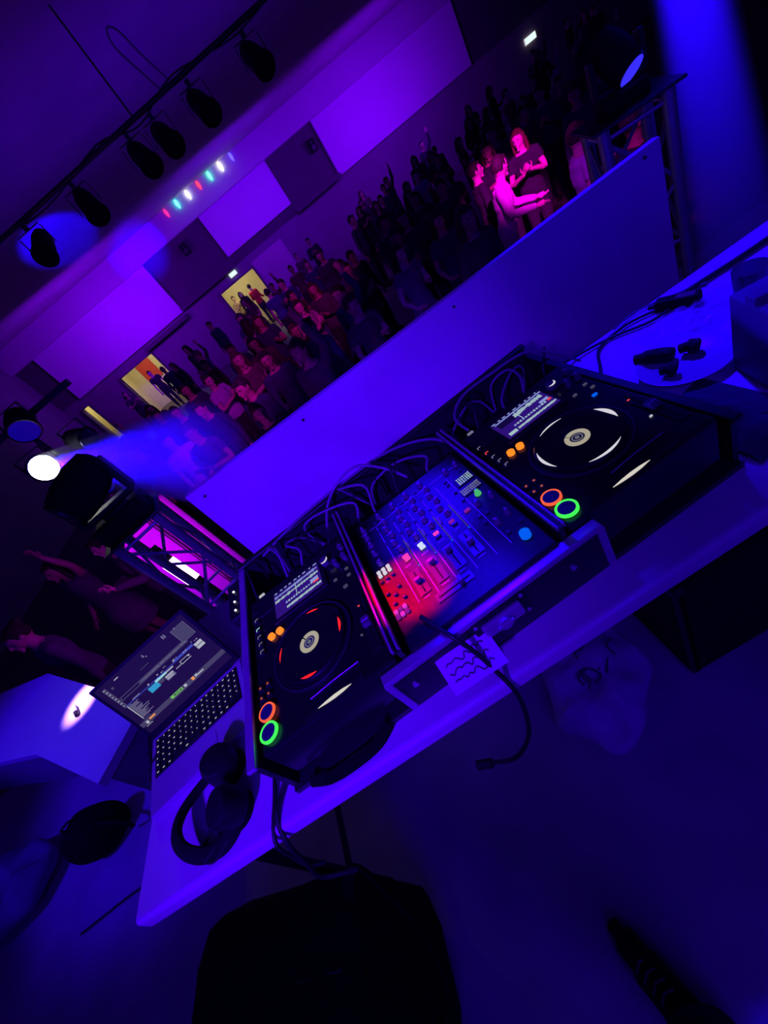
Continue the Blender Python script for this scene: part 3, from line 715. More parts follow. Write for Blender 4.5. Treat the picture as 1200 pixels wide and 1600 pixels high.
# ================================================================== HEADPHONES
hp = empty('headphones', (-.762, -.092, TZ + .003), 'black headphones lying folded on the table left of the players', 'headphones', rz=R(18))
b = MB(); pts = [(.085 * math.cos(a) * 1.0, .088 * math.sin(a) - .0, .022 + .016 * math.cos(2 * a)) for a in [R(x) for x in range(48, 320, 20)]]
b.tube(pts, [(.011, .017)] * len(pts), M_blackm, seg=10, smooth_n=3); b.build('headband', hp, True)
for (x, y, rz) in ((.060, .050, .8), (.045, -.055, -.9)):
    b = MB(); b.lathe((x, y, .040), [(.030, -.036), (.040, -.030), (.042, .010), (.036, .026), (.018, .032)], M_black, seg=28, rot=(R(14), R(12 * rz), rz)); o = b.build('ear_cup', hp, True)
    b = MB(); b.ring((x, y, .008), .040, .020, .016, M_cloth_black, seg=28, rot=(R(8), 0, 0)); b.build('ear_pad', o, True)
b = MB(); pts = [(.02, -.09, .012), (-.03, -.10, .010), (-.055, -.07, .012), (-.02, -.04, .014), (.01, -.05, .016), (-.01, -.085, .02), (-.045, -.09, .022)]
b.tube(pts, .0038, M_cable, seg=8, smooth_n=6); b.build('coiled_lead', hp, True)

# ================================================================== RIGHT END OF THE TABLE
pl = empty('plate', (.750, .135, TZ), 'round white plate with dark food on the table right of the player', 'plate')
b = MB(); b.lathe((0, 0, 0), [(.060, .001), (.066, .004), (.100, .020), (.103, .023), (.100, .0235), (.068, .010), (.010, .008)], M_plate, seg=48); b.build('dish', pl, True)
def food(nm, loc, pts, rad, lab):
    b = MB(); b.tube(pts, rad, M_pastry, seg=12, smooth_n=4); o = b.build(nm, smooth=True, label=lab, cat='food'); o.location = loc
food('pastry', (.728, .198, TZ + .026), [(-.022, .040, 0), (-.008, .018, .003), (.010, -.008, .003), (.024, -.034, 0)], [(.014, .014), (.018, .017), (.018, .017), (.014, .013)], 'longest dark piece of food on the white plate')
food('pastry', (.782, .148, TZ + .026), [(-.010, .018, 0), (0, 0, .004), (.012, -.018, 0)], [(.012, .012), (.018, .016), (.012, .012)], 'dark rounded piece of food at the far side of the white plate')
food('pastry', (.700, .128, TZ + .026), [(-.008, .016, 0), (0, 0, .003), (.008, -.014, 0)], [(.012, .012), (.018, .015), (.012, .012)], 'small dark piece of food at the near rim of the white plate')
ad = empty('power_adapter', (.955, .345, TZ), 'long black power adapter on the white table, right of the plate', 'adapter', rz=R(-62))
b = MB(); b.box((0, 0, .016), (.11, .036, .030), M_blackm, bev=.006); b.build('body', ad)
b = MB(); b.tube([(-.055, 0, .014), (-.075, 0, .012)], .007, M_cable, seg=8); b.build('strain_relief', ad)
b = MB(); b.box((.02, 0, .0315), (.045, .024, .0008), mat('dark_red_sticker', (.16, .02, .03), .5)); b.build('sticker', ad)
# crumpled clear wrap
random.seed(4)
b = MB(); n = 16; V = [[b.bm.verts.new((.79 + .30 * i / n + random.uniform(-.006, .006), .20 + .15 * j / n - .06 * i / n + random.uniform(-.006, .006), TZ + .004 + abs(random.gauss(0, .008)))) for j in range(n + 1)] for i in range(n + 1)]
for i in range(n):
    for j in range(n): b.bm.faces.new((V[i][j], V[i + 1][j], V[i + 1][j + 1], V[i][j + 1]))
b._fin([v for r_ in V for v in r_], M_film)
b.build('plastic_wrap', label='crumpled clear plastic wrap spread behind the white plate', cat='wrap')
# pale carton and tinted glass
ct = empty('carton', (.765, -.030, TZ), 'large pale carton standing at the right edge of the table', 'carton', rz=R(-20))
b = MB(); b.box((.05, 0, .09), (.13, .13, .178), M_carton, bev=.006); b.build('body', ct)
b = MB(); b.box((.05, 0, .185), (.128, .03, .018), M_carton, bev=.002); b.build('top_seam', ct)
gl = empty('drinking_glass', (.935, .125, TZ), 'tall tinted drinking glass behind the pale carton', 'glass')
b = MB(); b.lathe((0, 0, 0), [(.026, 0), (.028, .004), (.035, .13), (.033, .13), (.026, .010)], M_glass, seg=28); b.build('vessel', gl, True)
b = MB(); b.lathe((0, 0, 0), [(.025, .011), (.031, .095)], mat('dark_drink', (.10, .01, .12), .1), seg=28); b.build('drink', gl, True)
b = MB(); b.tube([(.64, -.10, .886), (.70, -.14, .886), (.78, -.16, .886), (.90, -.15, .886)], .006, M_cable, seg=8, smooth_n=6)
b.build('cable', smooth=True, label='black cable at the near right corner beside the right player', cat='cable')
cl = empty('cloth', (.60, -.10, TZ), 'dark folded cloth bundled against the right side of the case', 'cloth')
b = MB(); random.seed(8)
n = 14; V = [[b.bm.verts.new((-.04 + .16 * i / n, -.10 + .24 * j / n + .03 * i / n, .004 + .045 * math.exp(-((i - 4) / 4) ** 2) * (1 + .3 * math.sin(j * 1.3)) * math.sin(PI * j / n) ** .4)) for j in range(n + 1)] for i in range(n + 1)]
for i in range(n):
    for j in range(n): b.bm.faces.new((V[i][j], V[i + 1][j], V[i + 1][j + 1], V[i][j + 1]))
b._fin([v for r_ in V for v in r_], mat('dark_blue_cloth', (.06, .06, .08), .9, vary=.3, bscale=30, bump=.4)); b.build('folds', cl, True)

# ================================================================== UNDER / BESIDE THE TABLE
bx = empty('equipment_case', (.80, .10, 0), 'big black box standing under the right half of the table', 'case', rz=R(-4))
b = MB(); b.box((0, 0, .26), (.80, .50, .48), M_blackm, bev=.01); b.build('body', bx)
for sx in (-1, 1):
    for sy in (-1, 1): MB().box((sx * .385, sy * .235, .27), (.03, .03, .50), M_darkmetal, bev=.004).build('corner_guard', bx)
MB().box((0, -.256, .36), (.14, .012, .05), M_darkmetal, bev=.004).build('handle', bx)
# white carrier bag with dark print
random.seed(12)
wb = empty('carrier_bag', (.13, .02, 0), 'crumpled pale plastic bag with dark print, on the floor under the table', 'bag', rz=R(-35))
b = MB(); b.ell((0, 0, .07), (.17, .22, .075), M_bagw, sub=4)
for v in b.bm.verts:
    f = 1 + .14 * math.sin(v.co.x * 31 + v.co.y * 17) + .12 * math.sin(v.co.y * 43 - v.co.x * 23)
    v.co = Vector((v.co.x * (1 + .10 * math.sin(v.co.y * 25)), v.co.y * (1 + .1 * math.sin(v.co.x * 30)), max(.002, v.co.z * f)))
b.build('bag_body', wb, True)
b = MB()
for k in range(9):
    x0 = random.uniform(-.02, .09); y0 = random.uniform(-.12, .06)
    b.tube([(x0, y0, .148), (x0 + random.uniform(-.03, .03), y0 + .03, .152), (x0 + random.uniform(-.03, .03), y0 + .06, .146)], .004, M_ink, seg=6, smooth_n=3)
b.build('print', wb, label='dark printed scrawl')
b = MB(); b.tube([(-.08, .18, .05), (-.07, .24, .07), (.0, .27, .075), (.07, .24, .07), (.08, .18, .05)], [(.012, .004)] * 5, M_bagw, seg=8, smooth_n=4); b.build('handle', wb, True)

# big black soft bag in the near left foreground
sb = empty('holdall', (-.74, -.36, 0), 'big black soft bag on the floor in front of the table', 'bag', rz=R(-10))
b = MB(); b.box((-.20, .0, .28), (.52, .40, .54), M_cloth_black, bev=.12)
bmesh.ops.subdivide_edges(b.bm, edges=b.bm.edges[:], cuts=3, use_grid_fill=True)
for v in b.bm.verts:
    v.co.z *= (1 - .13 * (v.co.x + .10) / .36) if v.co.z > .3 else 1
    v.co.z = max(.0, v.co.z + .012 * math.sin(v.co.x * 19 + v.co.y * 11))
b.build('bag_body', sb, True)
b = MB(); b.tube([(-.03, .08, .44), (.03, .13, .54), (.10, .14, .60), (.16, .08, .58), (.18, .0, .46), (.12, -.08, .30), (.04, -.12, .22)], [(.014, .006)] * 7, M_cloth_black, seg=8, smooth_n=6); b.build('carry_strap', sb, True)
b = MB(); b.tube([(-.40, -.02, .56), (-.3, .0, .573), (-.15, .0, .55), (-.02, .0, .515)], .004, M_darkmetal, seg=6, smooth_n=4); b.build('zip', sb)
# shoe and trouser leg of the person taking the picture
sh = empty('shoe', (-.225, -.60, 0), 'dark shoe tip at the bottom right corner of the view', 'shoe', rz=R(14))
b = MB(); b.tube([(0, .135, .024), (0, .10, .034), (0, .04, .045), (0, -.04, .055), (0, -.10, .060), (0, -.135, .055)], [(.020, .016), (.040, .026), (.046, .036), (.040, .046), (.036, .050), (.026, .044)], M_blackm, seg=20, smooth_n=4); b.build('upper', sh, True)
b = MB(); prof = [(0, .15), (.028, .135), (.045, .09), (.047, .03), (.038, -.03), (.036, -.09), (.028, -.135), (0, -.145)]
b.poly([(x, y, .016) for x, y in prof] + [(-x, y, .016) for x, y in prof[-2:0:-1]], mat('shoe_sole', (.16, .16, .2), .5), h=.015); b.build('sole', sh)
b = MB()
for k in range(4): b.tube([(-.022, .045 - k * .02, .078 + k * .006), (0, .052 - k * .02, .086 + k * .006), (.022, .045 - k * .02, .078 + k * .006)], .0026, M_cablew, seg=6)
b.build('laces', sh)
b = MB(); b.tube([(-.19, -.70, .07), (-.20, -.70, .25), (-.21, -.74, .48), (-.20, -.84, .80)], [(.062, .062), (.062, .06), (.068, .065), (.085, .08)], M_cloth_black, seg=20, smooth_n=5)
b.build('trouser_leg', smooth=True, label='black trouser leg above the shoe at the bottom right corner', cat='trousers')

# low white side table with bright pool of light
lt = empty('side_table', (-2.25, 1.12, 0), 'low white cloth-covered table with a bright white pool of light', 'table')
b = MB(); q = [(-.80, .95), (-.29, .62), (.70, -.22), (.59, -.52), (.0, -.10), (-.9, .5)]
b.poly([(-.86, .86, .6), (-.29, .62, .6), (.74, -.30, .6), (.55, -.56, .6), (-.04, -.08, .6), (-1.5, .6, .6)], M_white_cloth, h=.04); b.build('tabletop', lt)
b = MB(); b.poly([(-.82, .82, .56), (-.29, .58, .56), (.70, -.30, .56), (.54, -.52, .56), (-.04, -.04, .56), (-1.4, .6, .56)], mat('white_drape', (.30, .29, .33), .8, vary=.2, bscale=12, bump=.4), h=.40); b.build('drape', lt)
for x, y in ((-.7, .65), (.58, -.42), (-.2, .45), (.0, .02)): MB().tube([(x, y, .2), (x, y, 0)], .02, M_darkmetal, seg=8).build('leg', lt)
pn = empty('marker_pen', (-2.02, 1.10, .60), 'small white marker with black tip lying in the bright pool', 'pen', rz=R(120))
MB().tube([(0, 0, .012), (.07, 0, .012)], [.012, .007], M_paper, seg=12).build('barrel', pn, True)
MB().tube([(-.035, 0, .012), (0, 0, .012)], [.010, .013], M_black, seg=12).build('cap', pn, True)
bb = empty('backpack', (-2.36, .80, 0), 'black bag slumped on the stage floor beside the low white table', 'bag', rz=R(30))
b = MB(); b.ell((0, 0, .20), (.20, .13, .21), M_cloth_black, sub=4)
for v in b.bm.verts: v.co = Vector((v.co.x * (1.15 - .5 * v.co.z), v.co.y, max(.0, v.co.z + .01 * math.sin(v.co.x * 30))))
b.build('bag_body', bb, True)
b = MB(); b.tube([(.10, -.10, .30), (.18, -.20, .24), (.20, -.22, .12), (.14, -.14, .05)], [(.014, .005)] * 4, M_cloth_black, seg=8, smooth_n=5); b.build('shoulder_strap', bb, True)
b = MB(); b.tube([(-.04, 0, .40), (-.03, -.02, .44), (.03, -.02, .44), (.04, 0, .40)], .007, M_cloth_black, seg=8, smooth_n=4); b.build('grab_handle', bb, True)
bb.scale = (.72, .72, .72)
b = MB(); random.seed(31); b.ell((0, 0, .12), (.30, .22, .12), mat('pale_crumpled_cloth', (.20, .20, .24), .8, bump=.8, bscale=10, vary=.3), sub=4)
for v in b.bm.verts: v.co.z = max(.0, v.co.z * (1 + .25 * math.sin(v.co.x * 21) * math.sin(v.co.y * 26)))
o = b.build('crumpled_sheet', smooth=True, label='pale crumpled sheet on the floor at the left edge', cat='sheet'); o.location = (-3.05, .85, 0)

# ================================================================== TRUSS TOTEMS
def totem(loc, rz, top, z0, lab, mlab, hdir, lensm):
    s = .29; h = s / 2 - .025
    t = empty('truss_tower', (loc[0], loc[1], z0), lab, 'truss', rz=rz)
    H = top - z0
    for sx in (-1, 1):
        for sy in (-1, 1): MB().tube([(sx * h, sy * h, .02), (sx * h, sy * h, H)], .025, M_trussmetal, seg=14).build('main_tube', t, True)
    seg = .27; n = int(H / seg)
    for (p, q) in (((-h, -h), (h, -h)), ((h, -h), (h, h)), ((h, h), (-h, h)), ((-h, h), (-h, -h))):
        b = MB(); a = p; c_ = q; z = H - .05
        while z - seg > 0:
            b.tube([(a[0], a[1], z), (c_[0], c_[1], z - seg)], .009, M_trussmetal, seg=8); a, c_ = c_, a; z -= seg
        for z in (H - .04, H - .04 - 2 * seg, .06): 
            if z > 0: b.tube([(p[0], p[1], z), (q[0], q[1], z)], .009, M_trussmetal, seg=8)
        b.build('lattice_brace', t, True)
    MB().box((0, 0, H + .006), (.34, .34, .012), M_darkmetal, bev=.003).build('top_plate', t)
    MB().box((0, 0, .01), (.5, .5, .02), M_darkmetal, bev=.004).build('base_plate', t)
    m = empty('moving_head', (loc[0], loc[1], top + .012), mlab, 'stage light', rz=rz)
    MB().box((0, 0, .045), (.28, .22, .09), M_blackm, bev=.012).build('base', m)
    b = MB(); b.cyl((0, 0, .10), .07, .02, M_black); b.box((0, 0, .125), (.30, .10, .03), M_black, bev=.01)
    for sx in (-1, 1): b.box((sx * .145, 0, .22), (.035, .10, .20), M_black, bev=.012)
    b.build('yoke', m)
    d = Vector(hdir).normalized().to_track_quat('-Z', 'Y').to_matrix().to_4x4()
    T = Matrix.Translation((0, 0, .27)) @ d
    MB().lathe((0, 0, 0), [(.05, .15), (.085, .13), (.105, .05), (.108, -.06), (.095, -.13), (.085, -.15)], M_blackm, seg=28).build('head', m, True, T=T)
    MB().lathe((0, 0, -.150), [(.080, -.008), (.05, -.018), (.004, -.022)], lensm, seg=28).build('lens', m, True, T=T)
    MB().ring((0, 0, -.152), .090, .080, .012, M_darkmetal, seg=28).build('lens_rim', m, True, T=T)
    return t, m
totem((-1.18, 1.47), R(14), 1.07, 0.0, 'aluminium box truss tower at the left end of the white panel', 'black moving head light on top of the left truss tower', (-.9, -.35, -.25), M_lens)

totem((1.72, 1.28), R(-25), 1.17, 0.0, 'dark box truss tower right of the white panel', 'moving head light glowing blue on the right truss tower', (.35, -.6, -.75), M_lamp_b)[1].scale = (.62, .62, .62)
# violet bar light low behind the left tower
lb = empty('led_bar', (-1.64, 2.12, HF), 'upright bar light glowing pink white behind the left truss tower', 'light', rz=R(30))
MB().box((0, 0, .05), (.30, .24, .10), M_blackm, bev=.01).build('base', lb)
MB().box((0, 0, .88), (.10, .06, 1.60), M_blackm, bev=.01).build('housing', lb)
MB().box((.0, -.034, 1.42), (.105, .012, .24), glow('pink_white_tube', (1, .55, 1), 4)).build('tube', lb)
d = bpy.data.lights.new('led_bar_light', 'AREA'); d.energy = 11; d.color = (.62, .0, 1); d.size = .3; d.size_y = 1.0; d.shape = 'RECTANGLE'
o = bpy.data.objects.new('led_bar_light', d); COL.objects.link(o); o.location = (-1.66, 2.22, .35); aim(o, (-1.85, 3.0, .45))
kb_ = empty('covered_stand', (-2.03, 3.12, HF), 'tall white cloth-covered stand glowing magenta behind the left truss tower', 'stand', rz=R(25))
MB().box((0, 0, .86), (.58, .5, 1.70), M_panel, bev=.03).build('cloth_cover', kb_)
MB().box((0, 0, .02), (.8, .4, .04), M_darkmetal).build('base', kb_)

# par stand at the left
ps = empty('light_stand', (-1.68, 2.52, HF), 'black stand carrying four round stage lights left of the tower', 'light stand')
MB().tube([(0, 0, .3), (0, 0, 2.75)], .018, M_darkmetal, seg=10).build('pole', ps, True)
for a in (0.4, 2.5, 4.6): MB().tube([(0, 0, .5), (.25 * math.cos(a), .25 * math.sin(a), .012)], .012, M_darkmetal, seg=8).build('leg', ps, True)
MB().box((0, 0, 2.72), (.9, .04, .04), M_darkmetal, bev=.004).build('crossbar', ps)
def par_led(loc, tgt, lab, lensm, s=1.0):
    e = empty('round_stage_light', loc, lab, 'stage light')
    d = (Vector(tgt) - Vector(loc)).normalized().to_track_quat('-Z', 'Y').to_matrix().to_4x4()
    MB().lathe((0, 0, 0), [(.03 * s, .11), (.07 * s, .10), (.085 * s, .03), (.09 * s, -.04), (.095 * s, -.05), (.088 * s, -.055)], M_blackm, seg=28).build('housing', e, True, T=d)
    MB().cyl((0, 0, -.050), .080 * s, .012, lensm, seg=32).build('lens', e, T=d)
    MB().ring((0, 0, -.056), .088 * s, .080 * s, .008, mat('lamp_rim', (.3, .3, .4), .15, 1), seg=32).build('rim', e, True, T=d)
    b = MB()
    for sx in (-1, 1): b.box((sx * .10 * s, 0, .05), (.006, .025, .13), M_darkmetal)
    b.box((0, 0, .112), (.206 * s, .025, .006), M_darkmetal); b.build('bracket', e)
    return e
par_led((-1.72, 2.36, 1.46), (0, -.6, 1.4), 'round stage light shining bright white, left of the truss tower', M_lamp_w, .98)
par_led((-1.62, 2.45, 1.70), (-1.2, -1.5, -.8), 'dim blue round light above the bright white one', glow('dim_blue_lens', (.01, 0, .5), .45))
par_led((-1.42, 2.40, 1.44), (.6, 1.0, .4), 'dim round light edge-on, just right of the bright white one', M_lens, .8)
par_led((-1.50, 2.20, 1.20), (.8, .2, 1.4), 'dim blue round light lowest on the stand, nearest the truss tower', glow('dim_blue_lens', (.01, 0, .5), .45), .9)

# light shafts in the haze
def haze(name, p0, p1, r0, r1, dens, lab, power, color):
    m = bpy.data.materials.new(name); m.use_nodes = True; nt = m.node_tree; nt.nodes.clear()
    o_ = nt.nodes.new('ShaderNodeOutputMaterial'); v = nt.nodes.new('ShaderNodeVolumeScatter'); v.inputs['Density'].default_value = dens; v.inputs['Anisotropy'].default_value = .0
    v.inputs['Color'].default_value = (.9, .9, .95, 1)
    nt.links.new(v.outputs[0], o_.inputs['Volume'])
    b = MB(); b.tube([p0, p1], [r0, r1], m, seg=32); b.build(name, label=lab, cat='haze', kind='stuff')
    ang = math.degrees(2 * math.atan(r1 / (Vector(p1) - Vector(p0)).length))
    spot(name + '_source', p0, p1, power, color, ang * .96, .25, .03)
haze('blue_haze_left', (-1.64, 2.26, 1.46), (-.55, 1.20, 1.16), .08, .23, 1.6, 'blue light shaft in haze from the bright round light to the panel', 3600, BLUE)
haze('blue_haze_right', (2.12, 1.50, 2.7), (2.22, 1.24, .12), .07, .20, 2.2, 'blue light shaft falling through haze at the right edge', 26000, BLUE)
#PEOPLE
# ================================================================== PEOPLE
def remesh(bmb, name, vox, m, smooth=1, cut=None):
    bmesh.ops.recalc_face_normals(bmb.bm, faces=bmb.bm.faces[:])
    me = bpy.data.meshes.new(name); bmb.bm.to_mesh(me); bmb.bm.free()
    o = bpy.data.objects.new(name, me); COL.objects.link(o)
    r_ = o.modifiers.new('r', 'REMESH'); r_.mode = 'VOXEL'; r_.voxel_size = vox
    if smooth:
        s_ = o.modifiers.new('s', 'SMOOTH'); s_.iterations = smooth; s_.factor = .5
    dg = bpy.context.evaluated_depsgraph_get(); dg.update()
    out = bpy.data.meshes.new_from_object(o.evaluated_get(dg))
    bpy.data.objects.remove(o); bpy.data.meshes.remove(me)
    out.name = name; out.materials.clear(); out.materials.append(m)
    for p in out.polygons: p.use_smooth = True; p.material_index = 0
    return out
def hand(b, w, d, side, up, curl=.4):
    w = Vector(w); d = Vector(d).normalized(); lat = d.cross(Vector(up)).normalized() * side; nrm = lat.cross(d).normalized()
    b.tube([w, w + d * .03, w + d * .085], [(.024, .018), (.036, .016), (.038, .013)], M_skin, seg=12)
    for k, (o_, ln) in enumerate(((-.030, .060), (-.010, .075), (.010, .080), (.030, .070))):
        p = w + d * .080 + lat * o_
        q = p + (d + lat * o_ * 4).normalized() * ln * .5
        e = q + (d * (1 - curl) + nrm * curl).normalized() * ln * .5
        b.tube([p, q, e], [.0095, .0090, .0075], M_skin, seg=8)
    p = w + d * .025 + lat * .030; b.tube([p, p + (d * .6 + lat).normalized() * .035, p + (d * .9 + lat * .7).normalized() * .062], [.012, .0105, .009], M_skin, seg=8)
def head_geo(b, c, turn, tilt):
    T = Matrix.Translation(c) @ Euler((tilt, 0, turn)).to_matrix().to_4x4()
    g0 = len(b.bm.verts)
    s = MB(); s.ell((0, 0, .015), (.076, .096, .112), M_skin, sub=4)
    for v in s.bm.verts:
        if v.co.z < -.01:
            k = min(1, (-.01 - v.co.z) / .09); v.co.x *= 1 - .30 * k; v.co.y = v.co.y * (1 - .12 * k) - .012 * k
        if v.co.y < -.05 and abs(v.co.x) < .05 and -.005 < v.co.z < .035: v.co.y += .007 * (1 - abs(abs(v.co.x) - .032) / .03) if abs(abs(v.co.x) - .032) < .03 else 0
    s.tube([(0, -.088, .028), (0, -.104, .006), (0, -.112, -.014), (0, -.098, -.022)], [.009, .011, .014, .010], M_skin, seg=10)
    s.tube([(-.034, -.088, .040), (0, -.096, .038), (.034, -.088, .040)], [.009, .008, .009], M_skin, seg=8)
    s.tube([(-.024, -.088, -.046), (0, -.101, -.045), (.024, -.088, -.046)], [.004, .0065, .004], M_skin, seg=8)
    s.tube([(-.022, -.086, -.055), (0, -.099, -.056), (.022, -.086, -.055)], [.004, .0065, .004], M_skin, seg=8)
    s.ell((0, -.080, -.088), (.024, .020, .018), M_skin, sub=2)
    for sx in (-1, 1): s.ell((sx * .077, .008, .004), (.008, .018, .030), M_skin, sub=2, rot=(0, sx * .2, 0))
    me = bpy.data.meshes.new('tmp'); s.bm.to_mesh(me); s.bm.free(); me.transform(T); b.bm.from_mesh(me); bpy.data.meshes.remove(me)
    return T
def hair_geo(T, style):
    b = MB()
    b.ell((0, .012, .035), (.083, .098, .108), M_hair, sub=4)
    dele = [v for v in b.bm.verts if (v.co.y < -.035 and v.co.z < .075) or (v.co.z < -.03)]
    bmesh.ops.delete(b.bm, geom=dele, context='VERTS')
    bmesh.ops.holes_fill(b.bm, edges=[e for e in b.bm.edges if e.is_boundary], sides=0)
    b.tube([(-.05, -.062, .085), (0, -.088, .100), (.05, -.062, .085)], [.016, .018, .016], M_hair, seg=10)
    if style == 'long':
        b.tube([(0, .045, .06), (0, .075, -.03), (0, .085, -.14), (0, .075, -.25), (0, .07, -.30)], [(.085, .05), (.092, .052), (.098, .040), (.080, .03), (.04, .02)], M_hair, seg=18, smooth_n=3)
        for sx in (-1, 1): b.tube([(sx * .075, -.01, .07), (sx * .088, .0, -.02), (sx * .090, .01, -.12), (sx * .08, .0, -.20)], [.022, .024, .026, .014], M_hair, seg=10, smooth_n=3)
    if style == 'bun': b.ell((0, .085, .11), (.045, .045, .042), M_hair, sub=3)
    me = remesh(b, 'hair', .011, M_hair, 2); me.transform(T); return me
SH, HP = 1.415, .90
POSES = {
 'relaxed': dict(a=[((.225, .01, 1.12), (.235, -.05, .88), (0, -.25, -1)), ((-.225, .01, 1.12), (-.235, -.05, .88), (0, -.25, -1))], turn=.0, tilt=.0),
 'holding': dict(a=[((.22, -.02, 1.14), (.10, -.24, 1.20), (-.5, -.6, .5)), ((-.225, .02, 1.13), (-.20, -.20, 1.02), (.3, -1, .1))], turn=.3, tilt=.05),
 'one_up': dict(a=[((.30, -.06, 1.58), (.27, -.12, 1.82), (-.1, -.1, 1)), ((-.225, .03, 1.13), (-.22, -.14, .95), (0, -.8, -.6))], turn=-.2, tilt=-.1),
 'arms_up': dict(a=[((.31, -.06, 1.55), (.25, -.12, 1.80), (-.2, -.1, 1)), ((-.31, -.06, 1.55), (-.22, -.14, 1.78), (.2, -.1, 1))], turn=.1, tilt=-.15),
 'clapping': dict(a=[((.23, -.05, 1.16), (.07, -.28, 1.26), (-.5, -.5, .6)), ((-.23, -.05, 1.16), (-.06, -.28, 1.24), (.5, -.5, .6))], turn=-.35, tilt=.0),
 'leaning': dict(a=[((.24, -.10, 1.16), (.16, -.36, 1.10), (-.2, -1, -.1)), ((-.24, -.10, 1.16), (-.13, -.37, 1.08), (.2, -1, -.1))], turn=.9, tilt=.1, lean=-.10),
}
def make_person(nm, pose, hair, outfit, gm=None):
    P_ = POSES[pose]; lean = P_.get('lean', 0); gm = gm or M_clothes
    def ln(p): return Vector((p[0], p[1] + lean * max(0, (p[2] - .95) / .5), p[2]))
    root = bpy.data.objects.new('person', None); COL.objects.link(root)
    b = MB()
    b.tube([ln(p) for p in ((0, 0, .84), (0, 0, .94), (0, -.004, 1.07), (0, 0, 1.24), (0, .004, 1.36), (0, .004, 1.43), (0, .0, 1.475), (0, -.006, 1.56))],
           [(.12, .085), (.160, .105), (.130, .092), (.152, .108), (.160, .095), (.105, .068), (.056, .056), (.052, .054)], M_skin, seg=20, smooth_n=3)
    T = head_geo(b, ln((0, -.012, 1.600)), P_['turn'], P_['tilt'])
    for sx in (-1, 1):
        b.tube([(sx * .082, 0, .92), (sx * .090, -.005, .72), (sx * .092, -.012, .49), (sx * .092, .006, .33), (sx * .092, .020, .10), (sx * .092, .020, .03)], [.088, .078, .055, .054, .036, .036], M_skin, seg=14, smooth_n=2)
        b.tube([(sx * .092, .05, .035), (sx * .098, -.06, .04), (sx * .105, -.16, .022)], [(.032, .034), (.040, .034), (.032, .018)], M_skin, seg=12, smooth_n=3)
    for k, (el, wr, d) in enumerate(P_['a']):
        sx = 1 if k == 0 else -1; el = ln(el); wr = ln(wr)
        sh = ln((sx * .172, 0, SH - .015))
        b.tube([ln((sx * .10, 0, SH)), sh, (sh + el) / 2, el, (el + wr) / 2, wr, wr + Vector(d).normalized() * .02], [.05, .050, .043, .036, .034, .025, .024], M_skin, seg=12, smooth_n=2)
        hand(b, wr + Vector(d).normalized() * .01, d, sx, (0, -1, .2) if abs(Vector(d).normalized().z) > .6 else (0, 0, 1))
    me = remesh(b, 'body', .0085, M_skin, 2)
    o = bpy.data.objects.new('body', me); COL.objects.link(o); o.parent = root
    # garments
    b = MB()
    low = .90 if outfit != 'dress' else .52
    pts = [(0, .0, low), (0, 0, .95), (0, -.004, 1.07), (0, 0, 1.24), (0, .004, 1.36), (0, .004, 1.425), (0, .0, 1.455)]
    rad = [(.172, .118) if outfit != 'dress' else (.24, .20), (.172, .118), (.146, .106), (.166, .122), (.172, .108), (.125, .082), (.072, .070)]
    b.tube([ln(p) for p in pts], rad, gm, seg=24, smooth_n=3)
    for k, (el, wr, d) in enumerate(P_['a']):
        sx = 1 if k == 0 else -1; el = ln(el); wr = ln(wr); sh = ln((sx * .172, 0, SH - .015))
        P2 = [ln((sx * .09, 0, SH - .01)), sh, (sh + el) / 2, el]; R2 = [.062, .062, .055, .050]
        if outfit in ('shirt', 'jacket'): P2 += [(el + wr) / 2, wr]; R2 += [.046, .036]
        if outfit == 'tee': P2 = P2[:3]; R2 = [.062, .062, .060]
        if outfit == 'dress': P2 = P2[:2] + [(sh * .7 + el * .3)]; R2 = [.060, .056, .054]
        b.tube(P2, R2, gm, seg=12, smooth_n=2)
    me = remesh(b, 'top', .012, gm, 2); g = bpy.data.objects.new('dress' if outfit == 'dress' else 'shirt' if outfit != 'jacket' else 'jacket', me); COL.objects.link(g); g.parent = root
    if outfit != 'dress':
        b = MB(); b.tube([(0, 0, .86), (0, 0, .93), (0, 0, 1.0)], [(.165, .112), (.172, .116), (.150, .106)], M_clothes, seg=20, smooth_n=2)
        for sx in (-1, 1): b.tube([(sx * .084, 0, .90), (sx * .090, -.005, .72), (sx * .094, -.012, .49), (sx * .094, .006, .33), (sx * .094, .020, .09)], [.098, .090, .072, .068, .060], M_clothes, seg=14, smooth_n=2)
        me = remesh(b, 'trousers', .014, M_clothes, 2); g = bpy.data.objects.new('trousers', me); COL.objects.link(g); g.parent = root; g.color = (.02, .02, .03, 1)
    for sx in (-1, 1):
        b = MB(); b.tube([(sx * .092, .06, .04), (sx * .098, -.06, .045), (sx * .105, -.175, .026)], [(.040, .038), (.047, .040), (.038, .024)], M_blackm, seg=12, smooth_n=3); b.build('shoe', root, True)
        b = MB(); b.ell((sx * .031, -.0845, .022), (.013, .008, .006), mat('eye_dark', (.03, .02, .02), .2), sub=2); b.build('eye', root, True, T=T)
    hm = hair_geo(T, hair); h_ = bpy.data.objects.new('hair', hm); COL.objects.link(h_); h_.parent = root
    return root
PROTO = {}
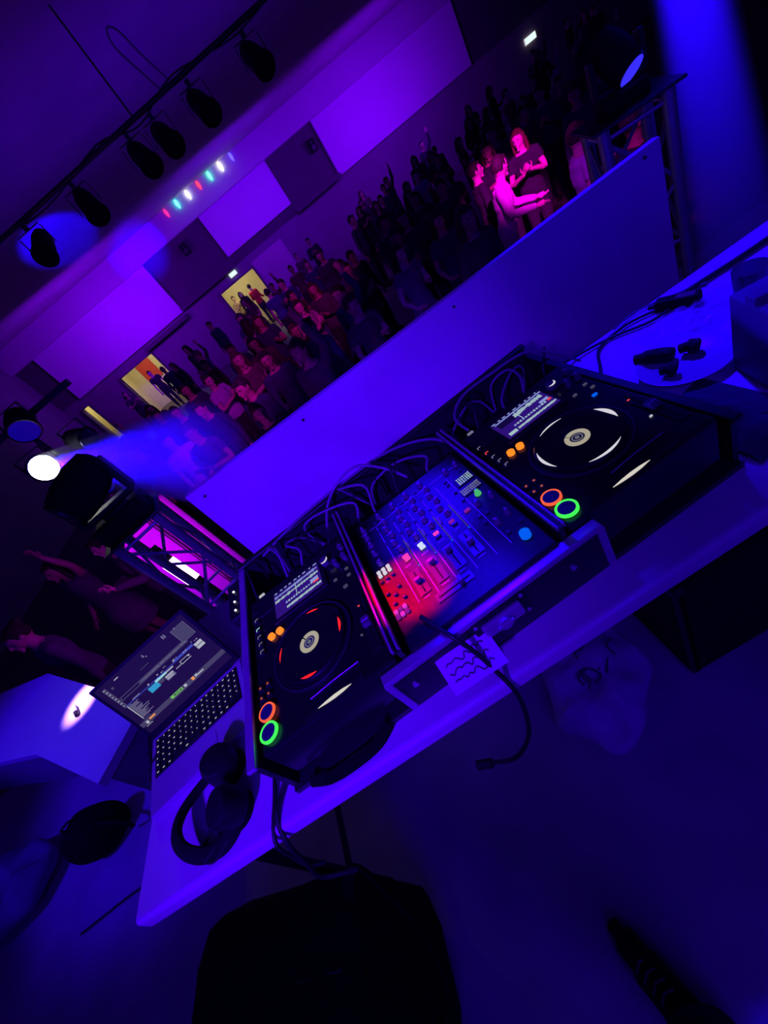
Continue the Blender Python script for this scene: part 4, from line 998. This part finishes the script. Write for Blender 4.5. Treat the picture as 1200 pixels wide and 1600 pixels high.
def person(x, y, rz, key, label, skin=(.55, .30, .22), top=(.03, .03, .04), hair=(.02, .012, .01), group=None, s=1.0, low=None, z=HF):
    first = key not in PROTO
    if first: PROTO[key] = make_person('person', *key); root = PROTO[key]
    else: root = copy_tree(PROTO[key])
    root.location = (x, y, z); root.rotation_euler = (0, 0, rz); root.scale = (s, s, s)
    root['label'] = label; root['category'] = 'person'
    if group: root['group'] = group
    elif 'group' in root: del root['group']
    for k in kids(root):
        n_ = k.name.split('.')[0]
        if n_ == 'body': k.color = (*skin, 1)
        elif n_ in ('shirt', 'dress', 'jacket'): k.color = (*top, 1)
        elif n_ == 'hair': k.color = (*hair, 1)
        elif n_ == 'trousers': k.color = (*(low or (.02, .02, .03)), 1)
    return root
PALE = (.62, .40, .34); DK = (.02, .02, .03)
RX, HL, OU, AU, CL, LE = 'relaxed', 'holding', 'one_up', 'arms_up', 'clapping', 'leaning'
person(-2.01, 5.14, .25, (HL, 'short', 'tee'), 'person in a lilac T-shirt, pink-lit face, first above the left end of the white panel', PALE, (.62, .50, .68))
person(-2.05, 6.56, .1, (RX, 'short', 'shirt'), 'person in dark clothes, pink-lit face, just behind the lilac T-shirt', PALE, DK)
person(-1.45, 5.45, -.5, (RX, 'short', 'jacket'), 'person in a wide dark jacket right of the lilac T-shirt', PALE, (.03, .03, .07))
person(-1.40, 6.95, .9, (CL, 'bun', 'tee'), 'person in a violet top bending sideways, pink-lit cheek, left of centre', PALE, (.52, .35, .62), (.03, .02, .02))
person(-3.10, 9.1, .2, (RX, 'long', 'shirt'), 'person with long hair far left, in front of the narrow lit doorway', PALE, (.10, .08, .12))
person(-.42, 9.0, 2.6, (HL, 'long', 'dress'), 'person in a pink-lit pale dress seen from behind below the main doorway', PALE, (.50, .34, .42), s=1.05)
person(.45, 12.4, 3.0, (RX, 'short', 'tee'), 'person in a dark blue T-shirt standing right below the main doorway', PALE, (.05, .05, .22))
person(.52, 6.9, .5, (CL, 'long', 'dress', M_sequin), 'person in a glittering sequined dress in the middle of the crowd', PALE, (.55, .30, .45))
person(.98, 5.5, -.7, (OU, 'short', 'jacket'), 'person in a dark jacket with a raised arm, right of the sequined dress', PALE, (.05, .05, .20))
person(.35, 5.05, 2.2, (RX, 'short', 'jacket'), 'person in a broad dark blue jacket seen from behind at mid panel', PALE, (.04, .04, .16))
person(1.75, 5.0, .2, (HL, 'long', 'dress'), 'person in a plum dress with long hair, right of the panel middle', PALE, (.20, .04, .18), (.04, .01, .01))
person(4.85, 11.0, .2, (CL, 'short', 'tee'), 'person in a pale patterned top standing far behind the pink-lit people', PALE, (.40, .36, .55))
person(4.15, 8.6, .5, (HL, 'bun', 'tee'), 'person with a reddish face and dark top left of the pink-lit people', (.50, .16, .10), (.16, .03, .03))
person(3.62, 6.15, 1.3, (RX, 'short', 'jacket'), 'person in black with a bright pink-lit face in profile at the right', (.70, .48, .42), DK)
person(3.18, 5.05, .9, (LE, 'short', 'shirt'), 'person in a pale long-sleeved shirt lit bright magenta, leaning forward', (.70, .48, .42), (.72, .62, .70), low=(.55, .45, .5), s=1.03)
person(4.25, 5.95, -.6, (CL, 'long', 'tee'), 'person with long reddish hair and pink-lit face at the right', (.68, .44, .38), DK, (.12, .02, .02))
person(3.50, 3.9, 1.2, (HL, 'short', 'tee'), 'person in a lilac top nearest the right end of the white panel', PALE, (.60, .42, .70))
person(3.35, 3.05, 1.5, (RX, 'short', 'jacket'), 'person in dark clothes with a face coloured as if lit red beside the right truss tower', (.50, .16, .12), DK)  # red light on the face is put into its skin colour
person(7.4, 9.2, .8, (OU, 'short', 'shirt'), 'person in a dim purple shirt with one arm up, far right in the dark', PALE, (.22, .08, .24))
person(8.3, 12.2, .4, (RX, 'short', 'tee'), 'person in an olive top dimly lit under the far right exit light', PALE, (.30, .28, .10))
person(9.6, 12.6, .5, (HL, 'long', 'tee'), 'person in a brown top standing right of the olive top', (.3, .2, .12), (.10, .07, .03))
person(-2.55, 3.3, -.9, (CL, 'short', 'shirt'), 'person in a dark shirt with a violet-lit hand, left of the truss tower', PALE, (.08, .06, .10))
person(-3.35, 3.7, -.4, (OU, 'long', 'dress'), 'person in a dim violet dress at the left edge of the view', (.3, .18, .15), (.10, .07, .14))
person(-3.30, 2.7, -.8, (RX, 'bun', 'shirt'), 'person in a loose dark shirt lowest at the left edge, behind the side table', PALE, (.10, .08, .16))
# seen through the lit doorways
person(.25, WY + .9, 2.6, (HL, 'short', 'jacket'), 'person in a red jacket standing inside the main lit doorway', PALE, (.65, .02, .04))
person(-.25, WY + .8, .4, (RX, 'long', 'shirt'), 'person in black inside the main lit doorway, left of the red jacket', PALE, (.03, .03, .03))
person(-.62, WY + 1.6, .2, (CL, 'bun', 'tee'), 'person in a tan top deepest inside the main lit doorway', PALE, (.50, .38, .18))
person(-5.05, WY - .7, .3, (RX, 'bun', 'tee'), 'dark figure with a hair bun in front of the red poster doorway', PALE, DK)
# the dark crowd
random.seed(44)
keys = [(RX, 'short', 'shirt'), (HL, 'short', 'tee'), (CL, 'short', 'shirt'), (HL, 'long', 'shirt'), (RX, 'long', 'shirt'), (HL, 'long', 'tee'), (OU, 'short', 'shirt'), (RX, 'short', 'jacket'), (CL, 'long', 'tee'), (RX, 'bun', 'shirt')]
placed = [(o.location.x, o.location.y) for o in list(COL.objects) if o.name.startswith('person')]
crowd = []
tries = 0
while len(crowd) < 92 and tries < 12000:
    tries += 1
    y = random.uniform(3.7, 8.0) if len(crowd) < 32 else random.uniform(7, 17.5); az = R(random.uniform(-25, 42)); x = math.tan(az) * (y + .66)
    if x < -6.5 or (y < 4.6 and x < -1.2) or (y < 6 and x > 2.6) or (y > 15 and abs(x) < 1.4) or (x < -1 and y > 12 and random.random() < .5): continue
    if min(math.hypot(x - a, y - b_) for a, b_ in placed) < .60: continue
    placed.append((x, y)); crowd.append((x, y))
rows_ = lambda y: 'front' if y < 8.2 else 'middle' if y < 12.5 else 'back'
for i, (x, y) in enumerate(crowd):
    side = 'left' if x < -.6 else 'right' if x > 3.2 else 'centre'
    tname, tone = random.choice([('black', (.02, .02, .03)), ('charcoal', (.05, .045, .06)), ('dim purple', (.07, .03, .07)), ('dark blue', (.03, .03, .10)), ('plum', (.10, .04, .06)), ('dark blue', (.02, .02, .08))])
    hname, hc = random.choice([('black', (.012, .01, .01)), ('brown', (.06, .03, .02))])
    key = keys[i % 10]; rz_ = random.uniform(-.9, .9)
    lab = 'guest in %s %s, %s %s hair, %s, %s, %s crowd' % (tname, {'tee': 'T-shirt'}.get(key[2], key[2]), {'bun': 'tied'}.get(key[1], key[1]), hname,
        {RX: 'arms down', HL: 'hand at chest', CL: 'hands together', OU: 'arm raised'}[key[0]], {'front': 'near stage', 'middle': 'midway', 'back': 'far back'}[rows_(y)], side)
    person(x, y, rz_, key, lab, (.42, .22, .18), tone, hc, group='dark crowd, %s %s' % (rows_(y), side), s=random.uniform(.94, 1.08))
